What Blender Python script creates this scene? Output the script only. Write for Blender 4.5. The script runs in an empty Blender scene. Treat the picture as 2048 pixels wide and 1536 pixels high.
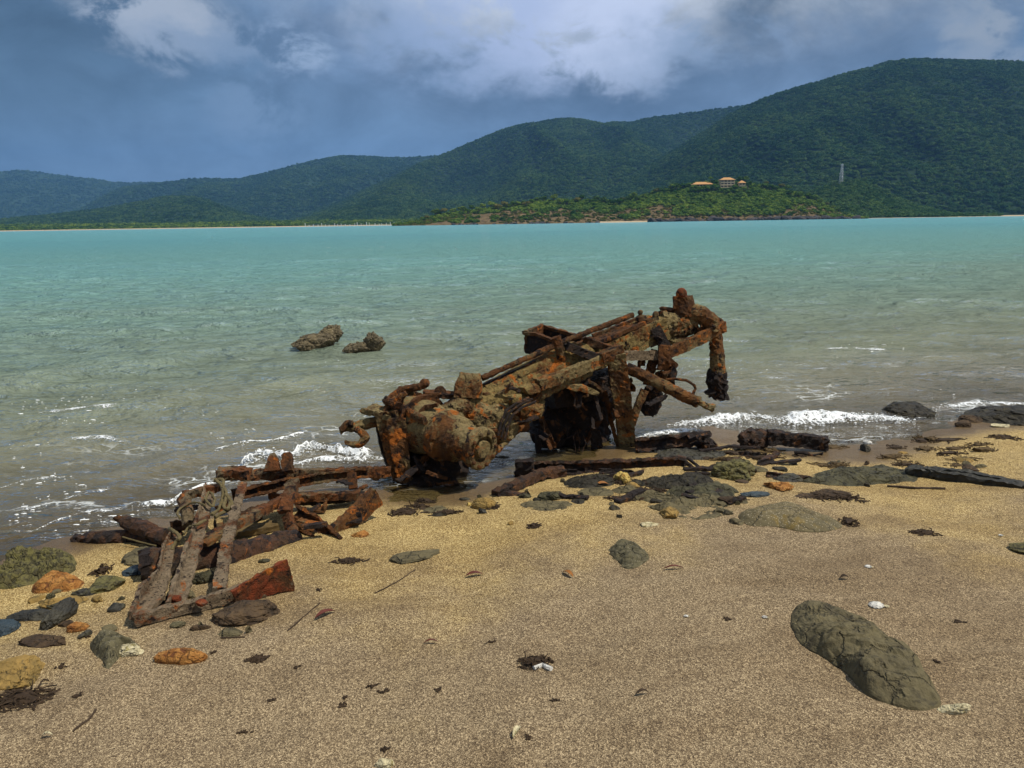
import bpy, math, random
import numpy as np
from mathutils import Vector
R = math.radians
random.seed(7); rng = np.random.default_rng(7)
S = bpy.context.scene
C = S.collection

# ------------------------------------------------------------------ camera
F = 1538.0                       # focal length in pixels of a 2048 px wide frame
H = 1.70
PITCH = math.atan((768-445)/F); ROLL = R(0.88)
fw = Vector((0, math.cos(PITCH), -math.sin(PITCH)))
r0 = Vector((1, 0, 0)); u0 = Vector((0, math.sin(PITCH), math.cos(PITCH)))
cr = r0*math.cos(ROLL)-u0*math.sin(ROLL); cu = u0*math.cos(ROLL)+r0*math.sin(ROLL)
cam_d = bpy.data.cameras.new('camera'); cam = bpy.data.objects.new('camera', cam_d); C.objects.link(cam)
from mathutils import Matrix
cam.matrix_world = Matrix(((cr.x, cu.x, -fw.x, 0), (cr.y, cu.y, -fw.y, 0), (cr.z, cu.z, -fw.z, H), (0, 0, 0, 1)))
cam_d.sensor_width = 36; cam_d.lens = F/2048*36; cam_d.clip_start = 0.05; cam_d.clip_end = 30000
S.camera = cam
CAM = Vector((0, 0, H))
def ray(px, py): return fw*F+cr*(px-1024)-cu*(py-768)
def P(px, py, Y):                # the point on that line of sight at forward distance Y
    d = ray(px, py); return CAM+d*(Y/d.y)

# ------------------------------------------------------------------ view, sun, sky
S.view_settings.view_transform = 'Standard'; S.view_settings.look = 'None'
S.view_settings.exposure = 0.0; S.view_settings.gamma = 1.0
SUN_EL, SUN_AZ = R(61), R(110)
sd = bpy.data.lights.new('sun', 'SUN'); sun = bpy.data.objects.new('sun', sd); C.objects.link(sun)
sd.energy = 4.6; sd.angle = R(0.6); sd.color = (1.0, 0.93, 0.80)
to_sun = Vector((math.sin(SUN_AZ)*math.cos(SUN_EL), math.cos(SUN_AZ)*math.cos(SUN_EL), math.sin(SUN_EL)))
sun.rotation_euler = to_sun.to_track_quat('Z', 'Y').to_euler()
sun.location = (0, 0, 60)

class G:                         # small node-tree builder
    def __init__(s, tree): s.t = tree; s.t.nodes.clear()
    def n(s, typ, props=None, **inp):
        nd = s.t.nodes.new(typ)
        for k, v in (props or {}).items(): setattr(nd, k, v)
        for k, v in inp.items():
            key = int(k[1:]) if k[0] == 'i' and k[1:].isdigit() else k.replace('_', ' ')
            s.put(nd.inputs[key], v)
        return nd
    def put(s, sock, v):
        if isinstance(v, bpy.types.NodeSocket): s.t.links.new(v, sock)
        elif isinstance(v, bpy.types.Node): s.t.links.new(v.outputs[0], sock)
        else:
            if hasattr(sock.default_value, '__len__') and len(sock.default_value) == 4 and len(v) == 3: v = (*v, 1)
            sock.default_value = v
    def math(s, op, a, b=0.0, c=0.0, clamp=False):
        nd = s.n('ShaderNodeMath', {'operation': op, 'use_clamp': clamp}, i0=a, i1=b)
        if op in ('MULTIPLY_ADD', 'SMOOTH_MIN', 'SMOOTH_MAX', 'COMPARE'): s.put(nd.inputs[2], c)
        return nd.outputs[0]
    def vm(s, op, a, b=(0, 0, 0), scale=None):
        nd = s.n('ShaderNodeVectorMath', {'operation': op}, i0=a)
        if scale is not None: s.put(nd.inputs['Scale'], scale)
        else: s.put(nd.inputs[1], b)
        return nd.outputs['Value'] if op in ('LENGTH', 'DOT_PRODUCT', 'DISTANCE') else nd.outputs[0]
    def mix(s, f, a, b, blend='MIX'):
        nd = s.n('ShaderNodeMix', {'data_type': 'RGBA', 'blend_type': blend, 'clamp_factor': True})
        s.put(nd.inputs[0], f); s.put(nd.inputs[6], a); s.put(nd.inputs[7], b); return nd.outputs[2]
    def ramp(s, f, stops, interp='LINEAR'):
        nd = s.n('ShaderNodeValToRGB'); s.put(nd.inputs[0], f)
        cr_ = nd.color_ramp; cr_.interpolation = interp
        while len(cr_.elements) < len(stops): cr_.elements.new(0.5)
        for e, (p, c) in zip(cr_.elements, stops):
            e.position = p; e.color = (c, c, c, 1) if not hasattr(c, '__len__') else (*c, 1)
        return nd.outputs[0]
    def sm(s, f, a, b, lo=0.0, hi=1.0):
        nd = s.n('ShaderNodeMapRange', {'interpolation_type': 'SMOOTHSTEP'}, i0=f, i1=a, i2=b, i3=lo, i4=hi); return nd.outputs[0]
    def noise(s, vec, scale, detail=4, rough=0.55, dist=0.0, color=False):
        nd = s.n('ShaderNodeTexNoise', None, Vector=vec, Scale=scale, Detail=detail, Roughness=rough, Distortion=dist)
        return nd.outputs['Color' if color else 'Fac']
    def vor(s, vec, scale, feature='F1', out='Distance', rnd=1.0):
        nd = s.n('ShaderNodeTexVoronoi', {'feature': feature}, Vector=vec, Scale=scale, Randomness=rnd); return nd.outputs[out]
    def bump(s, h, strength, dist, normal=None):
        nd = s.n('ShaderNodeBump', None, Strength=strength, Distance=dist, Height=h)
        if normal is not None: s.put(nd.inputs['Normal'], normal)
        return nd.outputs[0]

W = bpy.data.worlds.new('World'); S.world = W; W.use_nodes = True
g = G(W.node_tree)
v = g.n('ShaderNodeTexCoord').outputs['Generated']
sky = g.n('ShaderNodeTexSky', {'sky_type': 'NISHITA', 'sun_disc': False, 'sun_elevation': SUN_EL, 'sun_rotation': SUN_AZ, 'air_density': 1.3, 'dust_density': 1.5})
vs = g.vm('MULTIPLY', v, (1, 1, 1.7))
warp = g.vm('SUBTRACT', g.noise(vs, 5.0, 5, 0.6, color=True), (0.5, 0.5, 0.5))
warp2 = g.vm('SUBTRACT', g.noise(vs, 22.0, 5, 0.62, color=True), (0.5, 0.5, 0.5))
vd = g.vm('ADD', v, g.vm('ADD', g.vm('SCALE', warp, scale=0.14), g.vm('SCALE', warp2, scale=0.05)))
def sky_dir(px, py): return tuple(ray(px, py).normalized())
def blob(px, py, rx, ry, soft=0.6, vec=None):          # an elliptical cloud bank round one compass direction
    d = Vector(sky_dir(px, py)); a = vec or vd
    e = g.vm('SUBTRACT', a, tuple(d))
    e = g.vm('MULTIPLY', e, (F/rx, F/rx, F/ry))
    return g.sm(g.vm('LENGTH', e), 1.0+soft, max(0.05, 1.0-soft), 0.0, 1.0)
n1 = g.noise(vs, 3.4, 7, 0.56, 0.5)
base = g.ramp(n1, [(0.30, (0.098, 0.170, 0.285)), (0.44, (0.130, 0.222, 0.368)), (0.56, (0.185, 0.285, 0.448)), (0.72, (0.30, 0.40, 0.56))])
sepx = g.n('ShaderNodeSeparateXYZ', None, Vector=v)
base = g.mix(g.sm(sepx.outputs[0], -0.28, -0.62), base, g.mix(0.65, base, (0.062, 0.115, 0.20)))
def over(c, col, *b, amt=1.0, **k): return g.mix(g.math('MULTIPLY', blob(*b, **k), amt), c, col)
base = over(base, (0.32, 0.42, 0.63), 1120, 60, 400, 130, soft=0.98, amt=0.62)
base = over(base, (0.22, 0.31, 0.46), 1480, 125, 300, 60, soft=0.95, amt=0.75)
base = over(base, (0.095, 0.150, 0.240), 1180, 205, 360, 55, soft=0.95, amt=0.95)
base = over(base, (0.078, 0.130, 0.200), 1600, 20, 190, 65, soft=0.9, amt=0.95)
base = over(base, (0.115, 0.175, 0.275), 1850, 90, 220, 60, soft=0.95, amt=0.6)
base = over(base, (0.15, 0.245, 0.39), 620, 250, 300, 70, soft=0.95, amt=0.6)
base = over(base, (0.078, 0.140, 0.215), 20, 140, 260, 260, soft=0.95, amt=0.8)
base = over(base, (0.150, 0.250, 0.405), 560, 330, 420, 60, soft=0.98, amt=0.7)
fine = g.noise(vs, 9.0, 8, 0.62, 0.4)
shade = g.ramp(fine, [(0.30, 0.72), (0.70, 1.26)])
base = g.mix(1.0, base, shade, 'MULTIPLY')
base = g.mix(g.sm(sepx.outputs[1], -0.05, -0.45), base, g.mix(g.sm(n1, 0.35, 0.65), (0.22, 0.28, 0.38), (0.50, 0.54, 0.60)))   # unseen bright sky added behind the viewer as soft fill light
base = g.mix(g.math('MULTIPLY', g.sm(sepx.outputs[2], 0.40, 0.70), 0.8), base, g.mix(g.sm(n1, 0.35, 0.65), (0.14, 0.21, 0.34), (0.50, 0.56, 0.66)))  # overhead sky above the frame, brightened to add fill light
base = g.mix(g.math('MULTIPLY', blob(1330, -760, 900, 480, soft=0.3), g.sm(n1, 0.30, 0.52)), base, (0.95, 1.0, 1.08))
def puff(c, col, *b, soft=0.3, thr=0.39, amt=1.0):     # a billow: the bank breaks up along noise
    m = g.math('MULTIPLY', blob(*b, soft=soft), g.sm(fine, thr, thr+0.13))
    return g.mix(g.math('MULTIPLY', m, amt), c, col)
base = puff(base, (0.44, 0.50, 0.60), 305, 40, 90, 70, soft=0.5)
base = puff(base, (0.25, 0.34, 0.49), 430, 100, 120, 36, soft=0.6, amt=0.8)
base = puff(base, (0.36, 0.47, 0.65), 585, 92, 62, 42, soft=0.5)
base = puff(base, (0.28, 0.39, 0.60), 880, 70, 100, 60, soft=0.7, amt=0.8)
base = puff(base, (0.50, 0.60, 0.86), 1080, 40, 170, 85, soft=0.8)
base = puff(base, (0.66, 0.75, 0.98), 1240, 75, 105, 70, soft=0.75)
base = puff(base, (0.27, 0.37, 0.54), 1400, 110, 160, 40, soft=0.8, amt=0.7)
base = puff(base, (0.34, 0.39, 0.46), 1965, 40, 60, 40, soft=0.5)
base = puff(base, (0.30, 0.36, 0.45), 1985, 105, 80, 28, soft=0.4)
base = puff(base, (0.20, 0.30, 0.46), 520, 235, 75, 36, soft=0.6, amt=0.8)
bg1 = g.n('ShaderNodeBackground', None, Color=sky.outputs[0], Strength=0.06)
bg2 = g.n('ShaderNodeBackground', None, Color=base, Strength=1.0)
cover = g.ramp(n1, [(0.0, 0.93), (1.0, 0.93)])
mx = g.n('ShaderNodeMixShader', None, i0=cover, i1=bg1.outputs[0], i2=bg2.outputs[0])
g.n('ShaderNodeOutputWorld', None, Surface=mx.outputs[0])

S.cycles.use_denoising = True
S.cycles.max_bounces = 8; S.cycles.transparent_max_bounces = 12; S.cycles.volume_bounces = 0
S.cycles.sample_clamp_indirect = 4.0

# ------------------------------------------------------------------ noise (numpy)
def _h(ix, iy, iz, seed):
    n = (ix*374761393+iy*668265263+iz*2147483647+seed*1274126177) & 0xffffffff
    n = ((n ^ (n >> 13))*1274126177) & 0xffffffff
    n = ((n ^ (n >> 16))*2246822519) & 0xffffffff
    return ((n ^ (n >> 15)) & 0xffffff)/float(0x7fffff)-1.0
def vnoise(p, seed=0):
    p = np.asarray(p, float); i = np.floor(p).astype(np.int64); f = p-i; f = f*f*f*(f*(f*6-15)+10)
    out = 0
    for a in (0, 1):
        wx = f[:, 0] if a else 1-f[:, 0]
        for b in (0, 1):
            wy = f[:, 1] if b else 1-f[:, 1]
            for c in (0, 1):
                wz = f[:, 2] if c else 1-f[:, 2]
                out = out+wx*wy*wz*_h(i[:, 0]+a, i[:, 1]+b, i[:, 2]+c, seed)
    return out
def fbm(p, seed=0, octv=4, gain=0.5):
    p = np.asarray(p, float); o = 0; a = 1.0; t = 0
    for k in range(octv): o = o+a*vnoise(p*(2.03**k)+k*17.3, seed+k*31); t += a; a *= gain
    return o/t
def vecnoise(p, seed=0, octv=3): return np.stack([fbm(p, seed+s, octv) for s in (0, 101, 202)], 1)
def xy(x, y): return np.stack([np.asarray(x, float).ravel(), np.asarray(y, float).ravel(), np.zeros(np.size(x))], 1)

# ------------------------------------------------------------------ object helpers
def tag(o, label=None, cat=None, group=None, kind=None):
    if label: o['label'] = label
    if cat: o['category'] = cat
    if group: o['group'] = group
    if kind: o['kind'] = kind
    return o
def empty(name, loc, label, cat, group=None):
    o = bpy.data.objects.new(name, None); C.objects.link(o); o.location = loc; o.empty_display_size = 0.1
    return tag(o, label, cat, group)
def wloc(o):
    p = Vector(o.location)
    while o.parent: o = o.parent; p = p+o.location
    return p
def mesh(name, vf, mat, parent=None, loc=None, smooth=False, label=None):
    vs_, fs = vf
    vs_ = np.asarray(vs_, float)
    if loc is None: loc = wloc(parent) if parent is not None else Vector((0, 0, 0))
    me = bpy.data.meshes.new(name)
    me.from_pydata((vs_-np.array(loc)).tolist(), [], [tuple(int(i) for i in f) for f in fs])
    me.update()
    if smooth: me.polygons.foreach_set('use_smooth', [True]*len(me.polygons))
    for m in (mat if isinstance(mat, (list, tuple)) else [mat]): me.materials.append(m)
    o = bpy.data.objects.new(name, me); C.objects.link(o)
    if parent is not None: o.parent = parent
    else: o.location = loc
    if label: o['label'] = label
    return o
def join(*vfs):
    V, Fc, n = [], [], 0
    for v_, f_ in vfs:
        v_ = np.asarray(v_, float).reshape(-1, 3)
        V.append(v_); Fc += [tuple(i+n for i in f) for f in f_]; n += len(v_)
    return np.concatenate(V), Fc
def grid_faces(nr, nc, wrap=False):
    fs = []
    for i in range(nr-1):
        for j in range(nc if wrap else nc-1):
            k = (j+1) % nc
            fs.append((i*nc+j, i*nc+k, (i+1)*nc+k, (i+1)*nc+j))
    return fs

def rect(w, h, r=0.0): return [(-w/2, -h/2), (w/2, -h/2), (w/2, h/2), (-w/2, h/2)]
def circ(r, n=18, sy=1.0): return [(r*math.cos(2*math.pi*k/n), sy*r*math.sin(2*math.pi*k/n)) for k in range(n)]
def ell(w, h, t): return [(-w/2, -h/2), (w/2, -h/2), (w/2, -h/2+t), (-w/2+t, -h/2+t), (-w/2+t, h/2), (-w/2, h/2)]
def chan(w, h, t): return [(-w/2, -h/2), (w/2, -h/2), (w/2, h/2), (w/2-t, h/2), (w/2-t, -h/2+t), (-w/2+t, -h/2+t), (-w/2+t, h/2), (-w/2, h/2)]
def dens(poly, seg):
    out = []
    for a, b in zip(poly, poly[1:]+poly[:1]):
        L = math.dist(a, b); k = max(1, int(round(L/seg)))
        for i in range(k): out.append((a[0]+(b[0]-a[0])*i/k, a[1]+(b[1]-a[1])*i/k))
    return out
_seed = [0]
def sweep(path, prof, up=(0, 0, 1), scales=None, rough=0.006, seg=0.018, freq=14.0, bites=0.0):
    """a bar: the profile carried along the path, then roughened like corroded metal"""
    _seed[0] += 1; sd_ = _seed[0]
    path = [Vector(p) for p in path]; pr = np.array(dens(list(prof), seg))
    pts, ts, acc = [], [], 0.0
    tot = sum((b-a).length for a, b in zip(path, path[1:]))
    for a, b in zip(path, path[1:]):
        L = (b-a).length; k = max(1, int(round(L/seg)))
        for i in range(k): pts.append(a.lerp(b, i/k)); ts.append((acc+L*i/k)/tot)
        acc += L
    pts.append(path[-1]); ts.append(1.0)
    n = len(pts); up = Vector(up); rings = []
    sx = np.array([s if hasattr(s, '__len__') else (s, s) for s in (scales or [1, 1])], float)
    tk = np.linspace(0, 1, len(sx))
    for i, p in enumerate(pts):
        w = 2
        t = (pts[min(n-1, i+w)]-pts[max(0, i-w)]).normalized()
        side = t.cross(up)
        if side.length < 1e-4: side = t.cross(Vector((1, 0, 0)))
        side.normalize(); nr = side.cross(t).normalized()
        kx, ky = np.interp(ts[i], tk, sx[:, 0]), np.interp(ts[i], tk, sx[:, 1])
        rings.append(np.array(p)+np.outer(pr[:, 0]*kx, np.array(side))+np.outer(pr[:, 1]*ky, np.array(nr)))
    m = len(pr); V = np.concatenate(rings)
    fs = grid_faces(n, m, True)
    cs = [V[:m].mean(0), V[-m:].mean(0)] if False else [np.array(pts[0]), np.array(pts[-1])]
    conv = len(prof) <= 4 or len(prof) > 9
    if conv:
        V = np.concatenate([V, [V[:m].mean(0), V[-m:].mean(0)]]); a, b = n*m, n*m+1
        for j in range(m):
            k = (j+1) % m
            fs.append((k, j, a)); fs.append(((n-1)*m+j, (n-1)*m+k, b))
    else:
        fs.append(tuple(range(m-1, -1, -1))); fs.append(tuple((n-1)*m+j for j in range(m)))
    if rough:
        V = V+vecnoise(V*freq, sd_, 3)*rough*0.95+vecnoise(V*freq*3.9, sd_+7, 2)*rough*1.15
    if bites:
        q = vnoise(V*13+sd_, 5); ax = np.array((path[0]+path[-1])/2)
        V = V-np.where(q > 0.55, (q-0.55)*bites, 0)[:, None]*np.array((0, 0, 1))
    return V, fs
def lathe(p0, p1, prof, n=36, rough=0.006, freq=14.0):
    """turned body along p0->p1; prof = [(t along axis, radius)]"""
    _seed[0] += 1
    p0, p1 = Vector(p0), Vector(p1); ax = (p1-p0); L = ax.length; ax.normalize()
    s = ax.cross(Vector((0, 0, 1))).normalized(); u = s.cross(ax).normalized()
    prof2 = []
    for (a, b) in zip(prof, prof[1:]):
        k = max(1, int(math.hypot((b[0]-a[0])*L, b[1]-a[1])/0.02))
        prof2 += [(a[0]+(b[0]-a[0])*i/k, a[1]+(b[1]-a[1])*i/k) for i in range(k)]
    prof2.append(prof[-1])
    V = []
    for t, r in prof2:
        for k in range(n):
            a = 2*math.pi*k/n; V.append(p0+ax*(t*L)+s*(r*math.cos(a))+u*(r*math.sin(a)))
    V = np.array([tuple(q) for q in V]); fs = grid_faces(len(prof2), n, True)
    V = V+vecnoise(V*freq, _seed[0], 3)*rough*1.6+vecnoise(V*freq*3.6, _seed[0]+9, 2)*rough*1.2
    return V, fs
_ico = {}
def ico(sub):
    if sub in _ico: return _ico[sub]
    t = (1+5**.5)/2
    v_ = [(-1, t, 0), (1, t, 0), (-1, -t, 0), (1, -t, 0), (0, -1, t), (0, 1, t), (0, -1, -t), (0, 1, -t), (t, 0, -1), (t, 0, 1), (-t, 0, -1), (-t, 0, 1)]
    f_ = [(0, 11, 5), (0, 5, 1), (0, 1, 7), (0, 7, 10), (0, 10, 11), (1, 5, 9), (5, 11, 4), (11, 10, 2), (10, 7, 6), (7, 1, 8), (3, 9, 4), (3, 4, 2), (3, 2, 6), (3, 6, 8), (3, 8, 9), (4, 9, 5), (2, 4, 11), (6, 2, 10), (8, 6, 7), (9, 8, 1)]
    v_ = [tuple(np.array(q)/np.linalg.norm(q)) for q in v_]
    for _ in range(sub):
        mid = {}; nf = []
        def m(a, b):
            k = (min(a, b), max(a, b))
            if k not in mid:
                q = np.array(v_[a])+np.array(v_[b]); v_.append(tuple(q/np.linalg.norm(q))); mid[k] = len(v_)-1
            return mid[k]
        for a, b, c in f_:
            ab, bc, ca = m(a, b), m(b, c), m(c, a); nf += [(a, ab, ca), (b, bc, ab), (c, ca, bc), (ab, bc, ca)]
        f_ = nf
    _ico[sub] = (np.array(v_), f_); return _ico[sub]
def lump(c, dims, seed=0, rot=0.0, tilt=(0, 0), sub=3, amp=0.22, cuts=7, fine=0.05, freq=1.6):
    """an irregular broken stone: noisy ellipsoid, split by a few flat faces"""
    v_, f_ = ico(sub); v_ = v_.copy(); r_ = np.random.default_rng(seed)
    v_ = v_*(1+amp*fbm(v_*freq+seed*3.7, seed, 3))[:, None]
    for _ in range(cuts):
        d = r_.normal(size=3); d /= np.linalg.norm(d); k = r_.uniform(0.55, 0.88)
        e = v_@d-k; v_ = v_-np.where(e > 0, e, 0)[:, None]*d*0.92
    v_ = v_+vecnoise(v_*6.5+seed, seed+3, 3)*fine
    v_ = v_*np.array(dims)/2
    for ax_, an in ((0, tilt[0]), (1, tilt[1]), (2, rot)):
        c_, s_ = math.cos(an), math.sin(an)
        if ax_ == 0: M_ = np.array(((1, 0, 0), (0, c_, -s_), (0, s_, c_)))
        elif ax_ == 1: M_ = np.array(((c_, 0, s_), (0, 1, 0), (-s_, 0, c_)))
        else: M_ = np.array(((c_, -s_, 0), (s_, c_, 0), (0, 0, 1)))
        v_ = v_@M_.T
    return v_+np.array(c), f_

# ------------------------------------------------------------------ materials
def material(name):
    m = bpy.data.materials.new(name); m.use_nodes = True; return m, G(m.node_tree)
def finish(gg, col, rough=0.85, normal=None, spec=0.3, **k):
    b = gg.n('ShaderNodeBsdfPrincipled', None, Base_Color=col, Roughness=rough)
    b.inputs['Specular IOR Level'].default_value = spec
    if normal is not None: gg.put(b.inputs['Normal'], normal)
    for kk, vv in k.items(): gg.put(b.inputs[kk.replace('_', ' ')], vv)
    gg.n('ShaderNodeOutputMaterial', None, Surface=b.outputs[0]); return b
def posn(gg): return gg.n('ShaderNodeNewGeometry').outputs['Position']
def rust(name, tan=0.5, orange=0.5, dark=0.4, tancol=(0.24, 0.185, 0.105), wet=0.0, red=(0.145, 0.060, 0.017)):
    m, q = material(name); p = posn(q)
    a = q.noise(p, 7.0, 6, 0.65, 0.4); b = q.noise(p, 11.0, 5, 0.6, 0.8); c = q.noise(p, 4.3, 5, 0.6); d = q.noise(p, 55.0, 4, 0.7)
    pv = q.vm('ADD', p, q.vm('SCALE', q.noise(p, 30, 3, color=True), scale=0.03))
    pit = q.vor(pv, 62.0); pit2 = q.vor(pv, 150.0)
    col = q.ramp(a, [(0.28, (0.024, 0.012, 0.006)), (0.42, (0.070, 0.031, 0.011)), (0.56, red), (0.75, (0.24, 0.098, 0.024))])
    col = q.mix(q.sm(q.math('ADD', c, q.math('MULTIPLY', q.math('SUBTRACT', d, 0.5), 0.5)), 0.62-0.30*tan, 0.74-0.30*tan), col, q.mix(q.sm(d, 0.35, 0.65), tancol, tuple(x*0.55 for x in tancol)))
    col = q.mix(q.sm(q.math('ADD', b, q.math('MULTIPLY', q.math('SUBTRACT', d, 0.5), 0.3)), 0.70-0.16*orange, 0.80-0.16*orange), col, q.mix(q.sm(d, 0.3, 0.7), (0.48, 0.150, 0.018), (0.29, 0.080, 0.013)))
    blk = q.noise(p, 16.0, 5, 0.7)
    col = q.mix(q.sm(blk, 0.64-0.28*dark, 0.72-0.24*dark), col, (0.016, 0.009, 0.007))
    col = q.mix(q.math('MULTIPLY', q.sm(pit, 0.36, 0.18), q.sm(q.noise(p, 9.5, 4), 0.52, 0.62)), col, (0.018, 0.010, 0.008))
    h = q.math('ADD', q.math('MULTIPLY', q.noise(p, 30, 7, 0.75), 1.5), q.math('MULTIPLY', q.math('MINIMUM', pit2, 0.5), 0.7))
    nr = q.bump(h, 1.0, 0.016)
    finish(q, col, 0.88-0.5*wet, nr, 0.25+0.35*wet); return m
M_TAN = rust('rust_encrusted', 0.74, 0.80, 0.30, (0.285, 0.215, 0.095))
M_TUBE = rust('rust_ochre', 0.80, 0.98, 0.30, (0.285, 0.205, 0.075))
M_ORG = rust('rust_orange', 0.45, 1.05, 0.38, (0.235, 0.165, 0.070))
M_BRN = rust('rust_brown', 0.30, 0.72, 0.40, (0.18, 0.125, 0.058), red=(0.130, 0.050, 0.015))
M_DRK = rust('rust_black_shaded', 0.06, 0.08, 1.05, (0.05, 0.035, 0.02), wet=0.3)  # wet black crust, darkened further to paint in the shade under the engine
M_WET = rust('rust_wet', 0.25, 0.38, 0.66, (0.11, 0.075, 0.04), wet=0.45, red=(0.075, 0.030, 0.012))
M_PAL = rust('rust_pale', 0.76, 0.64, 0.30, (0.27, 0.20, 0.125), red=(0.15, 0.050, 0.016))
M_FRM = rust('rust_frame', 0.46, 0.66, 0.38, (0.215, 0.160, 0.088), red=(0.150, 0.052, 0.016))
M_RED = rust('rust_red', 0.35, 1.0, 0.15, (0.22, 0.17, 0.12), red=(0.22, 0.045, 0.014))

def stone(name, c1, c2, c3=None, scale=9.0, rough=0.85, bump=0.011, speck=0.0, spec=0.3, moss=None):
    m, q = material(name); p = posn(q)
    a = q.noise(p, scale, 7, 0.62, 0.5); b = q.noise(p, scale*7, 5, 0.7)
    col = q.mix(q.sm(a, 0.35, 0.65), c1, c2)
    if c3: col = q.mix(q.sm(q.noise(p, scale*1.7, 4, 0.6, 1.0), 0.55, 0.66), col, c3)
    if moss: col = q.mix(q.sm(q.noise(p, scale*2.2, 5, 0.7), 0.46, 0.58), col, moss)
    crk = q.vor(q.vm('ADD', p, q.vm('SCALE', q.noise(p, scale*1.5, 4, color=True), scale=1.2/scale)), scale*0.7, 'DISTANCE_TO_EDGE')
    col = q.mix(q.sm(crk, 0.022, 0.0, 0, 0.6), col, q.mix(0.85, col, (0.010, 0.009, 0.006)))
    col = q.mix(q.sm(b, 0.3, 0.75, 0.0, 0.55), col, q.mix(0.6, col, (0.02, 0.018, 0.014)))
    if speck: col = q.mix(q.math('MULTIPLY', q.math('LESS_THAN', q.vor(p, 95), 0.22), speck), col, (0.6, 0.52, 0.38))
    h = q.math('ADD', a, q.math('ADD', q.math('MULTIPLY', b, 0.5), q.math('ADD', q.math('MULTIPLY', q.vor(p, scale*3, 'DISTANCE_TO_EDGE'), 0.4), q.math('MULTIPLY', q.sm(crk, 0.0, 0.06), 0.6))))
    finish(q, col, rough, q.bump(h, 0.9, bump), spec); return m
ST_GRN = stone('olive_stone', (0.105, 0.086, 0.043), (0.150, 0.124, 0.062), (0.066, 0.055, 0.030), 8, bump=0.018)
ST_GRY = stone('grey_stone', (0.098, 0.086, 0.046), (0.140, 0.120, 0.062), None, 10, speck=0.25, bump=0.018)
ST_SLB = stone('banded_stone', (0.112, 0.092, 0.046), (0.150, 0.118, 0.056), (0.17, 0.12, 0.036), 5, speck=0.5)
ST_SLT = stone('dark_slate', (0.022, 0.021, 0.017), (0.055, 0.050, 0.034), (0.06, 0.055, 0.03), 9, rough=0.55)
ST_BLU = stone('blue_slate', (0.018, 0.030, 0.038), (0.035, 0.055, 0.068), None, 10, rough=0.45)
ST_MOS = stone('mossy_stone', (0.05, 0.045, 0.022), (0.15, 0.13, 0.05), (0.03, 0.028, 0.018), 14, moss=(0.14, 0.125, 0.04), bump=0.012)
ST_ORG = stone('orange_stone', (0.30, 0.115, 0.022), (0.50, 0.24, 0.06), (0.16, 0.055, 0.016), 22, bump=0.016)
ST_YEL = stone('yellow_stone', (0.42, 0.29, 0.08), (0.58, 0.42, 0.12), (0.26, 0.14, 0.03), 10)
ST_OCH = stone('ochre_stone', (0.20, 0.135, 0.04), (0.32, 0.20, 0.055), (0.12, 0.085, 0.03), 8)
ST_BRN = stone('brown_stone', (0.045, 0.028, 0.016), (0.10, 0.062, 0.03), (0.025, 0.018, 0.012), 12)
ST_GSL = stone('green_slate', (0.044, 0.040, 0.018), (0.092, 0.082, 0.036), (0.022, 0.020, 0.010), 11, rough=0.6, bump=0.018)
ST_BAR = stone('barnacled_stone', (0.07, 0.055, 0.03), (0.16, 0.125, 0.065), (0.035, 0.026, 0.016), 10, speck=0.6, bump=0.015)
ST_WET = stone('wet_black_stone', (0.016, 0.014, 0.009), (0.040, 0.033, 0.020), (0.055, 0.045, 0.018), 13, rough=0.5, spec=0.22, bump=0.016)
ST_SHR = stone('shore_rock_stone', (0.03, 0.027, 0.027), (0.075, 0.065, 0.06), None, 0.15, bump=0.4)
ST_PAL = stone('pale_coral', (0.50, 0.44, 0.28), (0.66, 0.58, 0.36), (0.36, 0.30, 0.12), 18)
ST_WHT = stone('white_shell', (0.62, 0.60, 0.55), (0.75, 0.73, 0.66), None, 20)
def plain(name, col, rough=0.7, var=0.35, scale=20, bump=0.002, spec=0.3):
    m, q = material(name); p = posn(q); a = q.noise(p, scale, 5, 0.65)
    finish(q, q.mix(q.sm(a, 0.3, 0.7, 0, var), col, tuple(x*0.35 for x in col)), rough, q.bump(a, 0.6, bump), spec); return m
M_WEED = plain('dried_seaweed', (0.045, 0.026, 0.012), 0.8, 0.8, 40)
M_WEED2 = plain('brown_seaweed', (0.095, 0.060, 0.022), 0.8, 0.8, 40)
M_LEAF_R = plain('red_leaf', (0.11, 0.020, 0.010), 0.6, 0.6, 50)
M_LEAF_O = plain('orange_leaf', (0.33, 0.13, 0.025), 0.6, 0.6, 50)
M_TWIG = plain('twig_bark', (0.055, 0.035, 0.02), 0.85, 0.6, 60)
M_ROPE = plain('rope_fibre', (0.135, 0.105, 0.045), 0.9, 0.6, 90)
M_WOOD = plain('black_timber', (0.030, 0.028, 0.020), 0.6, 0.75, 18, 0.008)
M_PLANK = plain('rotten_plank', (0.13, 0.085, 0.03), 0.85, 0.7, 22, 0.006)

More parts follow.
